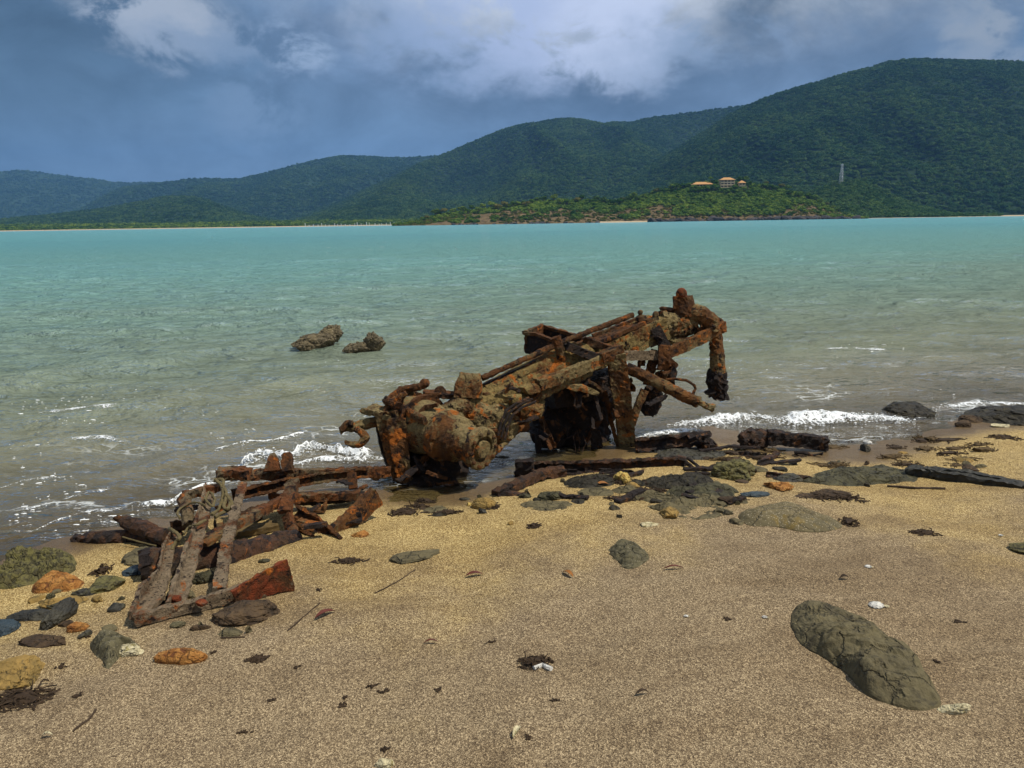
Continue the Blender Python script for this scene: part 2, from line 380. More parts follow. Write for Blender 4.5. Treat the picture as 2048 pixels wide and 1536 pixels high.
# ------------------------------------------------------------------ ground
def plane_hit(px, py, z=0.0):
    d = ray(px, py); t = (z-H)/d.z; return CAM+d*t
_sp = [(-700, 1270), (-300, 1180), (0, 1118), (160, 1086), (330, 1046), (500, 1008), (700, 975), (850, 990), (960, 985), (1040, 945), (1150, 918), (1280, 890), (1420, 872), (1500, 885), (1640, 912), (1740, 912), (1850, 868), (1960, 848), (2048, 836), (2500, 790), (3000, 752)]
_sx = np.array([plane_hit(*q).x for q in _sp]); _sy = np.array([plane_hit(*q).y for q in _sp])
_sx = np.concatenate([[-60], _sx, [60]]); _sy = np.concatenate([[-26], _sy, [32]])
def shore_s(x, y):                # metres inland (+) or offshore (-)
    return (np.interp(x, _sx, _sy)-y)*0.88
def ground_h(x, y):
    x = np.asarray(x, float); y = np.asarray(y, float); shp = x.shape
    s = shore_s(x, y)
    h = np.where(s > 0, 0.075*np.minimum(s, 1.6)+0.035*np.clip(s-1.6, 0, 60), 0.075*np.maximum(s, -2)+0.035*np.clip(s+2, -120, 0))
    q = xy(x, y)
    near = np.clip(1-(np.hypot(x, y)-9)/12, 0, 1)
    h = h+near*(0.022*fbm(q*1.3, 3, 3).reshape(shp)+0.014*fbm(q*4.1, 9, 3).reshape(shp)+0.010*np.abs(fbm(q*np.array((1.6, 3.4, 1)), 19, 3)).reshape(shp)+0.0045*fbm(q*17, 14, 3).reshape(shp)*np.clip(s+0.3, 0, 1))
    return np.maximum(h, -3.0)
def GH(px, py, dz=0.0):           # where a line of sight meets the sand
    z = 0.1
    for _ in range(7):
        q = plane_hit(px, py, z); z = float(ground_h(np.array([q.x]), np.array([q.y]))[0])+dz
    return plane_hit(px, py, z)
def gz(x, y): return float(ground_h(np.array([x]), np.array([y]))[0])

def axis(parts):                  # graded coordinates: [(start, end, step), ...]
    out = []
    for a, b, st in parts: out += list(np.arange(a, b, st))
    return np.array(out+[parts[-1][1]])
gx = axis([(-9000, -300, 1450), (-300, -40, 52), (-40, -9, 2.0), (-9, -4, 0.12), (-4, 4.6, 0.022), (4.6, 9, 0.12), (9, 40, 2.0), (40, 300, 52), (300, 9000, 1450)])
gy = axis([(-400, -30, 74), (-30, -2, 2), (-2, 1.3, 0.15), (1.3, 7.2, 0.022), (7.2, 12, 0.12), (12, 60, 2.0), (60, 600, 90), (600, 9000, 1400)])
X, Y = np.meshgrid(gx, gy)
Z = ground_h(X, Y)
m_sand, q = material('coarse_beach_sand'); p = posn(q)
att = q.n('ShaderNodeAttribute', {'attribute_name': 'inland'}).outputs['Fac']
flat = q.vm('MULTIPLY', p, (1, 1, 0.4))
v1 = q.n('ShaderNodeTexVoronoi', None, Vector=flat, Scale=430.0); v2 = q.n('ShaderNodeTexVoronoi', None, Vector=flat, Scale=190.0)
r1 = q.n('ShaderNodeSeparateColor', None, Color=v1.outputs['Color']); r2 = q.n('ShaderNodeSeparateColor', None, Color=v2.outputs['Color'])
big = q.noise(p, 1.1, 4, 0.6); mid = q.noise(p, 5.0, 5, 0.6)
gr = q.math('ADD', q.math('MULTIPLY', r1.outputs[0], 0.62), q.math('MULTIPLY', r2.outputs[1], 0.38))
warm = q.ramp(gr, [(0.18, (0.075, 0.046, 0.014)), (0.42, (0.25, 0.165, 0.056)), (0.62, (0.42, 0.29, 0.105)), (0.86, (0.80, 0.63, 0.30))])
cool = q.ramp(gr, [(0.18, (0.055, 0.035, 0.018)), (0.42, (0.165, 0.116, 0.063)), (0.64, (0.260, 0.190, 0.106)), (0.90, (0.58, 0.45, 0.27))])
zone = q.math('ADD', att, q.math('ADD', q.math('MULTIPLY', q.math('SUBTRACT', big, 0.5), 2.2), q.math('MULTIPLY', q.math('SUBTRACT', mid, 0.5), 1.0)))
col = q.mix(q.sm(zone, 0.7, 2.1), warm, cool)
band = q.noise(q.vm('MULTIPLY', q.vm('ADD', p, q.vm('SCALE', q.noise(p, 0.9, 3, color=True), scale=0.9)), (0.55, 2.2, 1)), 1.3, 4, 0.6)
col = q.mix(q.sm(band, 0.44, 0.66, 0, 0.5), col, q.mix(1.0, col, (0.56, 0.50, 0.42), 'MULTIPLY'))
col = q.mix(q.sm(mid, 0.50, 0.72, 0, 0.35), col, q.mix(1.0, col, (0.55, 0.50, 0.44), 'MULTIPLY'))
wetz = q.math('ADD', att, q.math('MULTIPLY', q.math('SUBTRACT', mid, 0.5), 0.35))
wet = q.sm(wetz, 0.40, 0.10)
col = q.mix(wet, col, q.mix(1.0, q.mix(0.55, col, (0.20, 0.16, 0.11)), (0.52, 0.46, 0.40), 'MULTIPLY'))
col = q.mix(q.sm(wetz, -0.4, -2.0), col, (0.13, 0.105, 0.07))
hh = q.math('ADD', q.math('MULTIPLY', v1.outputs['Distance'], 0.5), q.math('ADD', v2.outputs['Distance'], q.math('MULTIPLY', q.noise(p, 28, 4, 0.6), 1.5)))
bb = finish(q, col, q.mix(wet, (0.85,)*3, (0.30,)*3), q.bump(hh, 0.55, 0.006), 0.3)
nr_, nc_ = X.shape
gnd = mesh('ground', (np.stack([X.ravel(), Y.ravel(), Z.ravel()], 1), grid_faces(nr_, nc_)), m_sand, smooth=True)
at_ = gnd.data.attributes.new('inland', 'FLOAT', 'POINT'); at_.data.foreach_set('value', shore_s(X, Y).ravel().astype(np.float32))
tag(gnd, kind='structure')

# ------------------------------------------------------------------ water
wy = axis([(1.5, 9, 0.035), (9, 16, 0.07), (16, 40, 0.25), (40, 120, 2.0), (120, 700, 29), (700, 9000, 830)])
u_ = np.linspace(-1, 1, 401); u_ = np.sign(u_)*np.abs(u_)**1.15
WX = u_[None, :]*(4.0+wy[:, None]*1.05); WY = np.repeat(wy[:, None], len(u_), 1)
def water_h(x, y):
    s = -shore_s(x, y); shp = x.shape; q_ = xy(x, y)
    fade = np.clip(s/1.5, 0.0, 1)*np.clip(1-(y-30)/30, 0, 1)
    warp_ = fbm(q_*0.35, 40, 3).reshape(shp)*2.2
    ph = (s+warp_)*2*math.pi/3.1
    brk = np.clip(0.5+0.9*fbm(q_*np.array((0.22, 0.35, 1)), 77, 2).reshape(shp), 0, 1)
    sw = 0.10*brk*(np.maximum(0, np.cos(ph))**3-0.2)
    ch = 0.050*fbm(q_*np.array((1.3, 2.6, 1)), 55, 4).reshape(shp)+0.012*fbm(q_*np.array((4, 9, 1)), 58, 3).reshape(shp)
    return fade*(sw+ch)+0.004*np.clip(s, 0, 1)+0.006*fbm(q_*3, 90, 2).reshape(shp)*np.clip(1-s, 0, 1)*np.clip(1-(y-12)/5, 0, 1)
WZ = water_h(WX, WY)
off = -shore_s(WX, WY); dep = np.maximum(0, WZ-ground_h(WX, WY))
off = off+0.0
m_wat, q = material('sea_water'); p = posn(q)
offn = q.n('ShaderNodeAttribute', {'attribute_name': 'offshore'}).outputs['Fac']
depn = q.n('ShaderNodeAttribute', {'attribute_name': 'depth'}).outputs['Fac']
lg = q.math('LOGARITHM', q.math('MAXIMUM', q.math('ADD', offn, 1.0), 1.0), 10.0)
pn = q.noise(q.vm('MULTIPLY', p, (0.10, 0.28, 1)), 1.0, 4, 0.6)
lgn = q.math('ADD', q.math('DIVIDE', lg, 3.2), q.math('MULTIPLY', q.math('SUBTRACT', pn, 0.5), 0.10))
body = q.ramp(lgn, [(0.0, (0.40, 0.33, 0.22)), (0.12, (0.39, 0.36, 0.245)), (0.21, (0.360, 0.405, 0.280)), (0.31, (0.300, 0.425, 0.335)), (0.44, (0.205, 0.405, 0.370)), (0.62, (0.140, 0.355, 0.385)), (1.0, (0.115, 0.310, 0.365))])
opac = q.math('SUBTRACT', 1.0, q.math('POWER', 2.718, q.math('MULTIPLY', depn, -2.9)))
st = q.vm('MULTIPLY', p, (0.55, 1.0, 1.0))
b1 = q.noise(st, 1.15, 6, 0.62, 0.4); b2 = q.math('SUBTRACT', 1.0, q.math('ABSOLUTE', q.math('MULTIPLY', q.math('SUBTRACT', q.noise(st, 3.6, 5, 0.62, 0.5), 0.5), 3.0))); b3 = q.noise(st, 0.25, 3, 0.6)
hgt = q.math('ADD', q.math('MULTIPLY', b1, 0.75), q.math('ADD', q.math('MULTIPLY', b2, q.sm(offn, 2, 12, 0.07, 0.18)), q.math('MULTIPLY', b3, q.sm(offn, 10, 60, 0, 0.5))))
hs = q.sm(offn, 0.2, 6.0, 0.25, 1.0)
nrm = q.bump(q.math('MULTIPLY', hgt, hs), 1.0, 1.0)
tr = q.n('ShaderNodeBsdfTransparent', None, Color=(0.80, 0.84, 0.74))
df = q.n('ShaderNodeBsdfDiffuse', None, Color=body, Normal=nrm)
bs = q.n('ShaderNodeMixShader', None, i0=opac, i1=tr.outputs[0], i2=df.outputs[0])
fr = q.n('ShaderNodeFresnel', None, IOR=1.33, Normal=nrm)
frc = q.math('MINIMUM', fr.outputs[0], q.sm(offn, 5, 150, 1.0, 0.42))
gl = q.n('ShaderNodeBsdfGlossy', None, Color=(1, 1, 1), Roughness=0.02, Normal=nrm)
wm = q.n('ShaderNodeMixShader', None, i0=frc, i1=bs.outputs[0], i2=gl.outputs[0])
# floating lacy foam close to the beach
fo = q.vor(q.vm('ADD', q.vm('MULTIPLY', p, (1.0, 1.7, 1)), q.vm('SCALE', q.noise(p, 3.0, 4, color=True), scale=0.5)), 5.0, 'DISTANCE_TO_EDGE')
fm = q.math('MULTIPLY', q.sm(fo, 0.075, 0.02), q.math('MULTIPLY', q.sm(q.noise(q.vm('MULTIPLY', p, (0.5, 1.2, 1)), 1.6, 4, 0.6), 0.55, 0.68), q.math('MULTIPLY', q.sm(offn, 3.0, 0.8), q.sm(offn, 0.0, 0.25))))
fd = q.n('ShaderNodeBsdfDiffuse', None, Color=(0.72, 0.76, 0.76))
wf = q.n('ShaderNodeMixShader', None, i0=q.math('MULTIPLY', fm, 0.75), i1=wm.outputs[0], i2=fd.outputs[0])
q.n('ShaderNodeOutputMaterial', None, Surface=wf.outputs[0])
keep = off > -1.5
idx = grid_faces(*WX.shape); kf = keep.ravel()
idx = [f for f in idx if kf[f[0]] or kf[f[1]] or kf[f[2]] or kf[f[3]]]
used = np.zeros(WX.size, bool); used[np.array(idx).ravel()] = True; remap = np.cumsum(used)-1
wv = np.stack([WX.ravel(), WY.ravel(), WZ.ravel()], 1)[used]
wat = mesh('water', (wv, [tuple(remap[list(f)]) for f in idx]), m_wat, smooth=True)
for nm_, ar in (('offshore', off), ('depth', dep)):
    a_ = wat.data.attributes.new(nm_, 'FLOAT', 'POINT'); a_.data.foreach_set('value', ar.ravel()[used].astype(np.float32))
tag(wat, kind='structure')
def wh(x, y): return float(water_h(np.array([x]), np.array([y]))[0])
def WHit(px, py): return plane_hit(px, py, 0.02)

# foam: broken crests and floating flecks
m_foam, q = material('sea_foam'); p = posn(q)
finish(q, (0.80, 0.83, 0.84), 0.6, q.bump(q.noise(p, 90, 4), 0.6, 0.006), 0.3)
def foam_crest(pts, n, wid, hgt_, r, seed):
    r_ = np.random.default_rng(seed); out = []
    pts = [plane_hit(a, b, 0.03) for a, b in pts]; v0, f0 = ico(1)
    L = [(b-a).length for a, b in zip(pts, pts[1:])]; cum = np.concatenate([[0], np.cumsum(L)])/sum(L)
    for _ in range(n):
        t = r_.random(); k = min(len(L)-1, int(np.searchsorted(cum, t, 'right')-1)); a = pts[k].lerp(pts[k+1], (t-cum[k])/(cum[k+1]-cum[k]))
        dens_ = 0.5+0.5*vnoise(np.array([[t*14, seed, 0.0]]), 3)[0]
        if r_.random() > 0.25+dens_: continue
        env = min(1, 6*t, 6*(1-t))
        x = a.x+r_.normal()*0.03; dy = r_.normal()*wid*(0.4+0.6*env); y = a.y+dy
        h_ = hgt_*env*max(0, 1-abs(dy)/(wid*1.6))*r_.random()*(0.5+dens_)
        z = wh(x, y)+h_
        s_ = r*r_.uniform(0.35, 1.25)
        d_ = np.array((s_*r_.uniform(0.8, 2.2), s_, s_*r_.uniform(0.5, 1.0)))
        out.append((v0*(1+0.35*vnoise(v0*2+r_.random()*50, 4))[:, None]*d_+np.array((x, y, z)), f0))
    return out
m_lace, q = material('foam_lace'); p = posn(q)
uvn = q.n('ShaderNodeAttribute', {'attribute_name': 'body'}).outputs['Fac']
lw = q.vm('ADD', p, q.vm('SCALE', q.noise(p, 9, 4, color=True), scale=0.10))
cells = q.math('MINIMUM', q.vor(lw, 16, 'DISTANCE_TO_EDGE'), q.math('MULTIPLY', q.vor(lw, 42, 'DISTANCE_TO_EDGE'), 1.6))
la = q.math('SUBTRACT', q.math('ADD', uvn, q.math('MULTIPLY', q.math('SUBTRACT', q.noise(p, 6.5, 5, 0.65), 0.5), 1.5)), q.math('MULTIPLY', cells, 3.6))
al = q.sm(la, 0.10, 0.34)
fb_ = q.n('ShaderNodeBsdfPrincipled', None, Base_Color=(0.80, 0.83, 0.84, 1), Roughness=0.5, Normal=q.bump(q.noise(p, 45, 5, 0.7), 0.8, 0.012))
ft = q.n('ShaderNodeBsdfTransparent')
q.n('ShaderNodeOutputMaterial', None, Surface=q.n('ShaderNodeMixShader', None, i0=al, i1=ft.outputs[0], i2=fb_.outputs[0]).outputs[0])
lace_v, lace_f, lace_a = [], [], []
def lace(pts, wid, hgt_, body, seed):
    """a thin torn sheet of foam riding over the wavelet"""
    pts = [plane_hit(a, b, 0.02) for a, b in pts]; tot = sum((b-a).length for a, b in zip(pts, pts[1:])); nu, nv = max(8, int(tot/0.02)), 22
    ts_ = np.linspace(0, 1, nu); cum = np.concatenate([[0], np.cumsum([(b-a).length for a, b in zip(pts, pts[1:])])])/tot
    cx, cy = np.interp(ts_, cum, [a.x for a in pts]), np.interp(ts_, cum, [a.y for a in pts])
    q1 = fbm(np.stack([ts_*tot*2.2, ts_*0+seed, ts_*0], 1), seed, 4)
    cy = cy+q1*0.06; env = np.clip(np.minimum(ts_, 1-ts_)*7, 0, 1); wv_ = wid*(0.55+0.9*np.clip(0.5+q1*1.2, 0, 1))*(0.35+0.65*env)
    vv = np.linspace(-1, 1, nv); Xg = np.repeat(cx[:, None], nv, 1); Yg = cy[:, None]+vv[None, :]*wv_[:, None]
    hump = np.exp(-((vv[None, :]+0.15)/0.34)**2)*env[:, None]*(0.35+np.clip(0.5+q1*1.4, 0, 1.2)[:, None])
    Zg = water_h(Xg, Yg)+0.004+hgt_*hump*(1+0.9*fbm(np.stack([Xg.ravel()*22, Yg.ravel()*14, Xg.ravel()*0], 1), seed+4, 3).reshape(Xg.shape))
    n0 = sum(len(a) for a in lace_v)
    lace_v.append(np.stack([Xg.ravel(), Yg.ravel(), Zg.ravel()], 1)); lace_f.extend([tuple(i_+n0 for i_ in f) for f in grid_faces(nu, nv)])
    lace_a.append((body*(np.clip(0.25+hump, 0, 1)*0.9+0.25*(1-np.abs(vv[None, :])))*np.clip((1-np.abs(vv[None, :]))*3, 0, 1)*np.clip(env[:, None]*1.5, 0, 1)).ravel())
fm_ = []
for k, (pts, n, wid, hg, r, bd) in enumerate([
    ([(470, 938), (520, 908), (575, 916), (625, 896), (665, 902), (705, 908), (770, 914)], 700, 0.11, 0.055, 0.0045, 0.70),
    ([(560, 928), (640, 920), (750, 922)], 90, 0.07, 0.02, 0.004, 0.55),
    ([(275, 1002), (345, 1000), (385, 975), (430, 955)], 160, 0.07, 0.02, 0.0045, 0.62),
    ([(415, 906), (475, 893), (560, 872), (620, 853)], 60, 0.06, 0.008, 0.004, 0.52),
    ([(1350, 842), (1440, 836), (1495, 830), (1550, 832)], 600, 0.20, 0.042, 0.0055, 0.72),
    ([(1555, 838), (1620, 832), (1690, 832), (1750, 830), (1820, 834)], 800, 0.22, 0.042, 0.0055, 0.74),
    ([(1860, 812), (1960, 802), (2080, 806)], 60, 0.16, 0.012, 0.005, 0.55),
    ([(1270, 870), (1340, 858), (1400, 853)], 40, 0.10, 0.006, 0.005, 0.45),
    ([(-20, 975), (60, 950), (140, 945)], 0, 0.10, 0.006, 0.005, 0.38),
    ([(-10, 1020), (70, 1010), (160, 985), (230, 975)], 0, 0.10, 0.006, 0.005, 0.38),
    ([(40, 1075), (110, 1040), (180, 1020), (260, 1010)], 0, 0.09, 0.006, 0.005, 0.38),
    ([(60, 822), (140, 812), (230, 818)], 0, 0.13, 0.006, 0.005, 0.40),
    ([(120, 880), (190, 872), (260, 880)], 0, 0.11, 0.006, 0.005, 0.42),
    ([(1640, 700), (1700, 697), (1780, 700)], 0, 0.16, 0.006, 0.005, 0.36)]):
    if n: fm_ += foam_crest(pts, n, wid*0.35, hg, r, k+1)
    lace(pts, wid, hg, bd, k+1)
lo = mesh('foam', (np.concatenate(lace_v), lace_f), m_lace, smooth=True)
lo.data.attributes.new('body', 'FLOAT', 'POINT').data.foreach_set('value', np.concatenate(lace_a).astype(np.float32))
tag(lo, 'thin lacy foam sheets along the breaking wavelets', 'foam', kind='stuff')
def flecks(x0, x1, y0, y1, n, size, seed, tilt=0.0):
    r_ = np.random.default_rng(seed); out = []
    cl = [(r_.uniform(x0, x1), r_.uniform(y0, y1)) for _ in range(max(3, n//9))]
    for _ in range(n):
        c = cl[r_.integers(len(cl))]; px = c[0]+r_.normal()*28; py = c[1]+r_.normal()*7+tilt*(px-c[0])
        a = plane_hit(px, py, 0.0)
        if shore_s(a.x, a.y) > -0.1: continue
        k = 8; s_ = size*0.16+size*0.6*r_.random()**3; el = r_.uniform(1.5, 4)
        base_ = []
        for top in (0, 1):
            for j in range(k):
                an = 2*math.pi*j/k; rr = s_*r_.uniform(0.6, 1.3)*(1 if not top else 0.8)
                xx, yy = a.x+math.cos(an)*rr*el, a.y+math.sin(an)*rr+math.cos(an)*rr*0.3
                base_.append((xx, yy, wh(xx, yy)+0.001+0.003*top))
        out.append((np.array(base_), [tuple(range(k, 2*k))]+[(j, (j+1) % k, k+(j+1) % k, k+j) for j in range(k)]))
    return out
fm_ += flecks(60, 190, 790, 900, 40, 0.012, 31)+flecks(20, 130, 870, 960, 22, 0.012, 32, -0.1)+flecks(-20, 140, 950, 1090, 24, 0.012, 33, -0.25)
fm_ += flecks(160, 330, 940, 1060, 22, 0.009, 34, -0.3)+flecks(240, 420, 770, 830, 20, 0.008, 35)+flecks(560, 720, 700, 760, 18, 0.008, 36)
fm_ += flecks(430, 620, 840, 900, 20, 0.008, 37, -0.2)+flecks(1640, 1780, 690, 705, 8, 0.018, 38)+flecks(1370, 1560, 720, 760, 14, 0.008, 39)
fm_ += flecks(1450, 1900, 780, 860, 14, 0.007, 40)+flecks(650, 740, 490, 493, 6, 0.10, 41)
tag(mesh('foam', join(*fm_), m_foam, smooth=True), 'white spray and foam flecks afloat near the beach', 'foam', kind='stuff')

# ------------------------------------------------------------------ the far shore: hills, headland, beaches
def leaf_mat(name, c1, c2, c3):
    m, q = material(name)
    rnd = q.n('ShaderNodeObjectInfo').outputs['Random']
    p = posn(q); a = q.math('ADD', q.math('MULTIPLY', q.noise(p, 0.35, 4, 0.6), 0.4), q.math('MULTIPLY', q.sm(q.noise(p, 0.005, 5, 0.6), 0.32, 0.68), 0.6))
    col = q.ramp(q.math('ADD', q.math('MULTIPLY', rnd, 0.5), q.math('MULTIPLY', a, 0.5)), [(0.22, c1), (0.5, c2), (0.76, c3)])
    d = q.n('ShaderNodeBsdfDiffuse', None, Color=col); t = q.n('ShaderNodeBsdfTranslucent', None, Color=col)
    mx_ = q.n('ShaderNodeMixShader', None, i0=0.25, i1=d.outputs[0], i2=t.outputs[0])
    q.n('ShaderNodeOutputMaterial', None, Surface=mx_.outputs[0]); return m
L_HEAD = leaf_mat('headland_leaves', (0.030, 0.075, 0.014), (0.085, 0.150, 0.026), (0.18, 0.25, 0.040))
L_OLIVE = leaf_mat('olive_leaves', (0.085, 0.100, 0.024), (0.13, 0.135, 0.034), (0.175, 0.165, 0.044))
L_HILL = leaf_mat('rainforest_leaves_shaded', (0.020, 0.056, 0.024), (0.042, 0.098, 0.034), (0.082, 0.145, 0.046))  # hill greens kept dark: the cloud shadow on the hills is in this colour
L_MID = leaf_mat('forest_leaves', (0.026, 0.066, 0.022), (0.052, 0.112, 0.034), (0.10, 0.165, 0.048))
M_TRUNK = plain('pale_trunk', (0.16, 0.13, 0.09), 0.9, 0.5, 1.0, 0.02)
def crown_mesh(seed, n=230, flat=0.72):
    """many leaf-clump faces over a few lobes, radius about 1"""
    r_ = np.random.default_rng(seed); V, Fs = [], []
    lobes = [(np.array((0, 0, 0.15)), 0.70)]+[(np.array((math.cos(a)*r_.uniform(.35, .6), math.sin(a)*r_.uniform(.35, .6), r_.uniform(-0.1, .45))), r_.uniform(0.33, 0.52)) for a in r_.uniform(0, 6.28, 6)]
    for _ in range(n):
        c, rad = lobes[r_.integers(len(lobes))]
        d = r_.normal(size=3); d[2] = abs(d[2])*1.1-0.35; d /= np.linalg.norm(d)
        pos = c+d*rad*r_.uniform(0.72, 1.05); nrm_ = d+r_.normal(size=3)*0.28; nrm_ /= np.linalg.norm(nrm_)
        a = np.cross(nrm_, r_.normal(size=3)); a /= np.linalg.norm(a); b = np.cross(nrm_, a)
        k = 5; s_ = r_.uniform(0.10, 0.22); n0 = len(V)
        V += [pos+s_*r_.uniform(0.6, 1.25)*(math.cos(6.283*j/k)*a+math.sin(6.283*j/k)*b)+nrm_*r_.uniform(-.05, .03) for j in range(k)]
        Fs.append(tuple(range(n0, n0+k)))
    V = np.array(V); V[:, 2] *= flat
    return V, Fs
def crown_data(seed, mat, **k):
    v_, f_ = crown_mesh(seed, **k)
    me = bpy.data.meshes.new('crown'); me.from_pydata(v_.tolist(), [], f_); me.update(); me.materials.append(mat); return me
CR = {'head': [crown_data(s, L_HEAD) for s in (1, 2, 3)], 'olive': [crown_data(s, L_OLIVE) for s in (4, 5)], 'hill': [crown_data(s, L_HILL, n=130) for s in (6, 7)], 'mid': [crown_data(s, L_MID, n=150) for s in (8, 9)]}
def trunk_data():
    v_, f_ = sweep([(0, 0, -1.2), (0.03, 0, -0.6), (0.0, 0.03, 0.1)], circ(0.09, 7), seg=0.15, rough=0.0, scales=[1.3, 0.8])
    w_, e_ = sweep([(0.0, 0.0, -0.5), (0.28, 0.1, -0.05)], circ(0.05, 6), seg=0.15, rough=0.0); x_, h_ = sweep([(0.0, 0.0, -0.45), (-0.25, -0.12, 0.0)], circ(0.05, 6), seg=0.15, rough=0.0)
    v_, f_ = join((v_, f_), (w_, e_), (x_, h_))
    me = bpy.data.meshes.new('trunk'); me.from_pydata(v_.tolist(), [], f_); me.update(); me.materials.append(M_TRUNK); return me
TRUNK = trunk_data()
def tree(loc, r, kind, label, group=None):
    o = empty('tree', loc, label, 'tree', group); o.rotation_euler = (0, 0, random.uniform(0, 6.28)); o.scale = (r, r, r*random.uniform(0.9, 1.2))
    for nm_, dt, z in (('trunk', TRUNK, 1.15), ('crown', random.choice(CR[kind]), 1.25)):
        c = bpy.data.objects.new(nm_, dt); C.objects.link(c); c.parent = o; c.location = (0, 0, z)
    return o
def scatter_gn(name, pts, kinds, smin, smax, label, cat):
    """a wood that reads as one mass: points carrying copies of the tree crowns"""
    me = bpy.data.meshes.new(name); me.from_pydata([tuple(p_) for p_ in pts], [], []); o = bpy.data.objects.new(name, me); C.objects.link(o)
    ng = bpy.data.node_groups.new(name, 'GeometryNodeTree')
    ng.interface.new_socket('Geometry', in_out='INPUT', socket_type='NodeSocketGeometry'); ng.interface.new_socket('Geometry', in_out='OUTPUT', socket_type='NodeSocketGeometry')
    N = ng.nodes; L = ng.links; gi = N.new('NodeGroupInput'); go = N.new('NodeGroupOutput')
    jn = N.new('GeometryNodeJoinGeometry'); nk = len(kinds)
    ri = N.new('FunctionNodeRandomValue'); ri.data_type = 'INT'; ri.inputs[4].default_value = 0; ri.inputs[5].default_value = nk-1; ri.inputs['Seed'].default_value = 3
    for k, src in enumerate(kinds):
        oi = N.new('GeometryNodeObjectInfo'); oi.inputs['Object'].default_value = src; oi.inputs['As Instance'].default_value = True; oi.transform_space = 'ORIGINAL'
        ip = N.new('GeometryNodeInstanceOnPoints'); L.new(gi.outputs[0], ip.inputs['Points']); L.new(oi.outputs['Geometry'], ip.inputs['Instance'])
        cmp_ = N.new('FunctionNodeCompare'); cmp_.data_type = 'INT'; cmp_.operation = 'EQUAL'; L.new(ri.outputs[2], cmp_.inputs[2]); cmp_.inputs[3].default_value = k
        L.new(cmp_.outputs[0], ip.inputs['Selection'])
        rv = N.new('FunctionNodeRandomValue'); rv.data_type = 'FLOAT_VECTOR'; rv.inputs[0].default_value = (-0.15, -0.15, 0); rv.inputs[1].default_value = (0.15, 0.15, 6.28); L.new(rv.outputs[0], ip.inputs['Rotation'])
        rs = N.new('FunctionNodeRandomValue'); rs.data_type = 'FLOAT'; rs.inputs[2].default_value = smin; rs.inputs[3].default_value = smax; rs.inputs['Seed'].default_value = 11; L.new(rs.outputs[1], ip.inputs['Scale'])
        L.new(ip.outputs[0], jn.inputs[0])
    L.new(jn.outputs[0], go.inputs[0])
    md = o.modifiers.new('scatter', 'NODES'); md.node_group = ng
    return tag(o, label, cat, kind='stuff')
def hill_mat(name, c1, c2, sc, dry=None):
    m, q = material(name); p = posn(q)
    a = q.noise(p, sc, 6, 0.65); b = q.vor(p, sc*4)
    col = q.mix(q.sm(a, 0.35, 0.65), c1, c2)
    if dry:
        sp_ = q.n('ShaderNodeSeparateXYZ', None, Vector=p).outputs[2]
        k = q.math('ADD', sp_, q.math('MULTIPLY', q.math('SUBTRACT', q.noise(p, 0.03, 5, 0.6), 0.5), 50))
        col = q.mix(q.sm(k, 23, 12), col, q.mix(q.sm(q.noise(p, 0.18, 5, 0.7), 0.38, 0.62), dry, tuple(x*0.5 for x in dry)))
    finish(q, col, 0.95, q.bump(q.math('SUBTRACT', a, b), 0.8, 0.6/sc*0.1), 0.05); return m
HM_FAR = hill_mat('far_hill', (0.018, 0.040, 0.022), (0.028, 0.056, 0.028), 0.01)
HM_NEAR = hill_mat('near_hill', (0.010, 0.024, 0.014), (0.020, 0.040, 0.018), 0.02)  # dark hill ground, cloud shadow put into its colour too
HM_HEAD = hill_mat('headland_slope', (0.035, 0.055, 0.016), (0.07, 0.080, 0.026), 0.05, dry=(0.165, 0.120, 0.062))
def hill(name, prof, D, foot, back, mat, gully=0.16, gf=1.0, cols=160, rows=50, seed=0, pw=1.0, zfoot=-2.0, dvar=0.0):
    px_ = np.array([a for a, b in prof], float); py_ = np.array([b for a, b in prof], float)
    us = np.linspace(px_[0], px_[-1], cols); vs__ = np.interp(us, px_, py_)
    k_ = np.ones(5)/5; vs__ = np.concatenate([vs__[:2], np.convolve(vs__, k_, 'valid'), vs__[-2:]])
    tb = np.concatenate([np.linspace(0, 1, rows), 1+np.linspace(0.12, 1, 8)])
    V = np.zeros((len(tb), cols, 3))
    for j, (u, vv) in enumerate(zip(us, vs__)):
        a = P(u, vv, D); dx = a.x/D; zr = max(a.z, 1.0)
        Dj = D*(1+dvar*(vnoise(np.array([[u*0.004, seed, 0.5]]), 6)[0]))
        for i, t in enumerate(tb):
            if t <= 1: yy = foot+(D-foot)*t; sh = t**pw
            else: yy = D+back*(t-1); sh = max(0.0, 1-(t-1)**1.3)
            V[i, j] = (dx*yy, yy, zr*sh)
    q_ = V.reshape(-1, 3); T = np.repeat(tb, cols)
    L = (D-foot)
    rid = 1-np.abs(fbm(np.stack([q_[:, 0]/L*2.2*gf, T*0.9, np.zeros(len(T))], 1)+seed*7.1, seed, 4))*2
    zr_ = np.tile(V[rows-1, :, 2], len(tb))
    q_[:, 2] += gully*zr_*(rid-0.5)*np.sin(np.pi*np.clip(T, 0, 1))**0.8
    q_[:, 2] = np.where(T > 0.001, q_[:, 2], zfoot)
    o = mesh(name, (q_, grid_faces(len(tb), cols)), mat, smooth=True); tag(o, kind='structure')
    return q_.reshape(len(tb), cols, 3)[:rows]
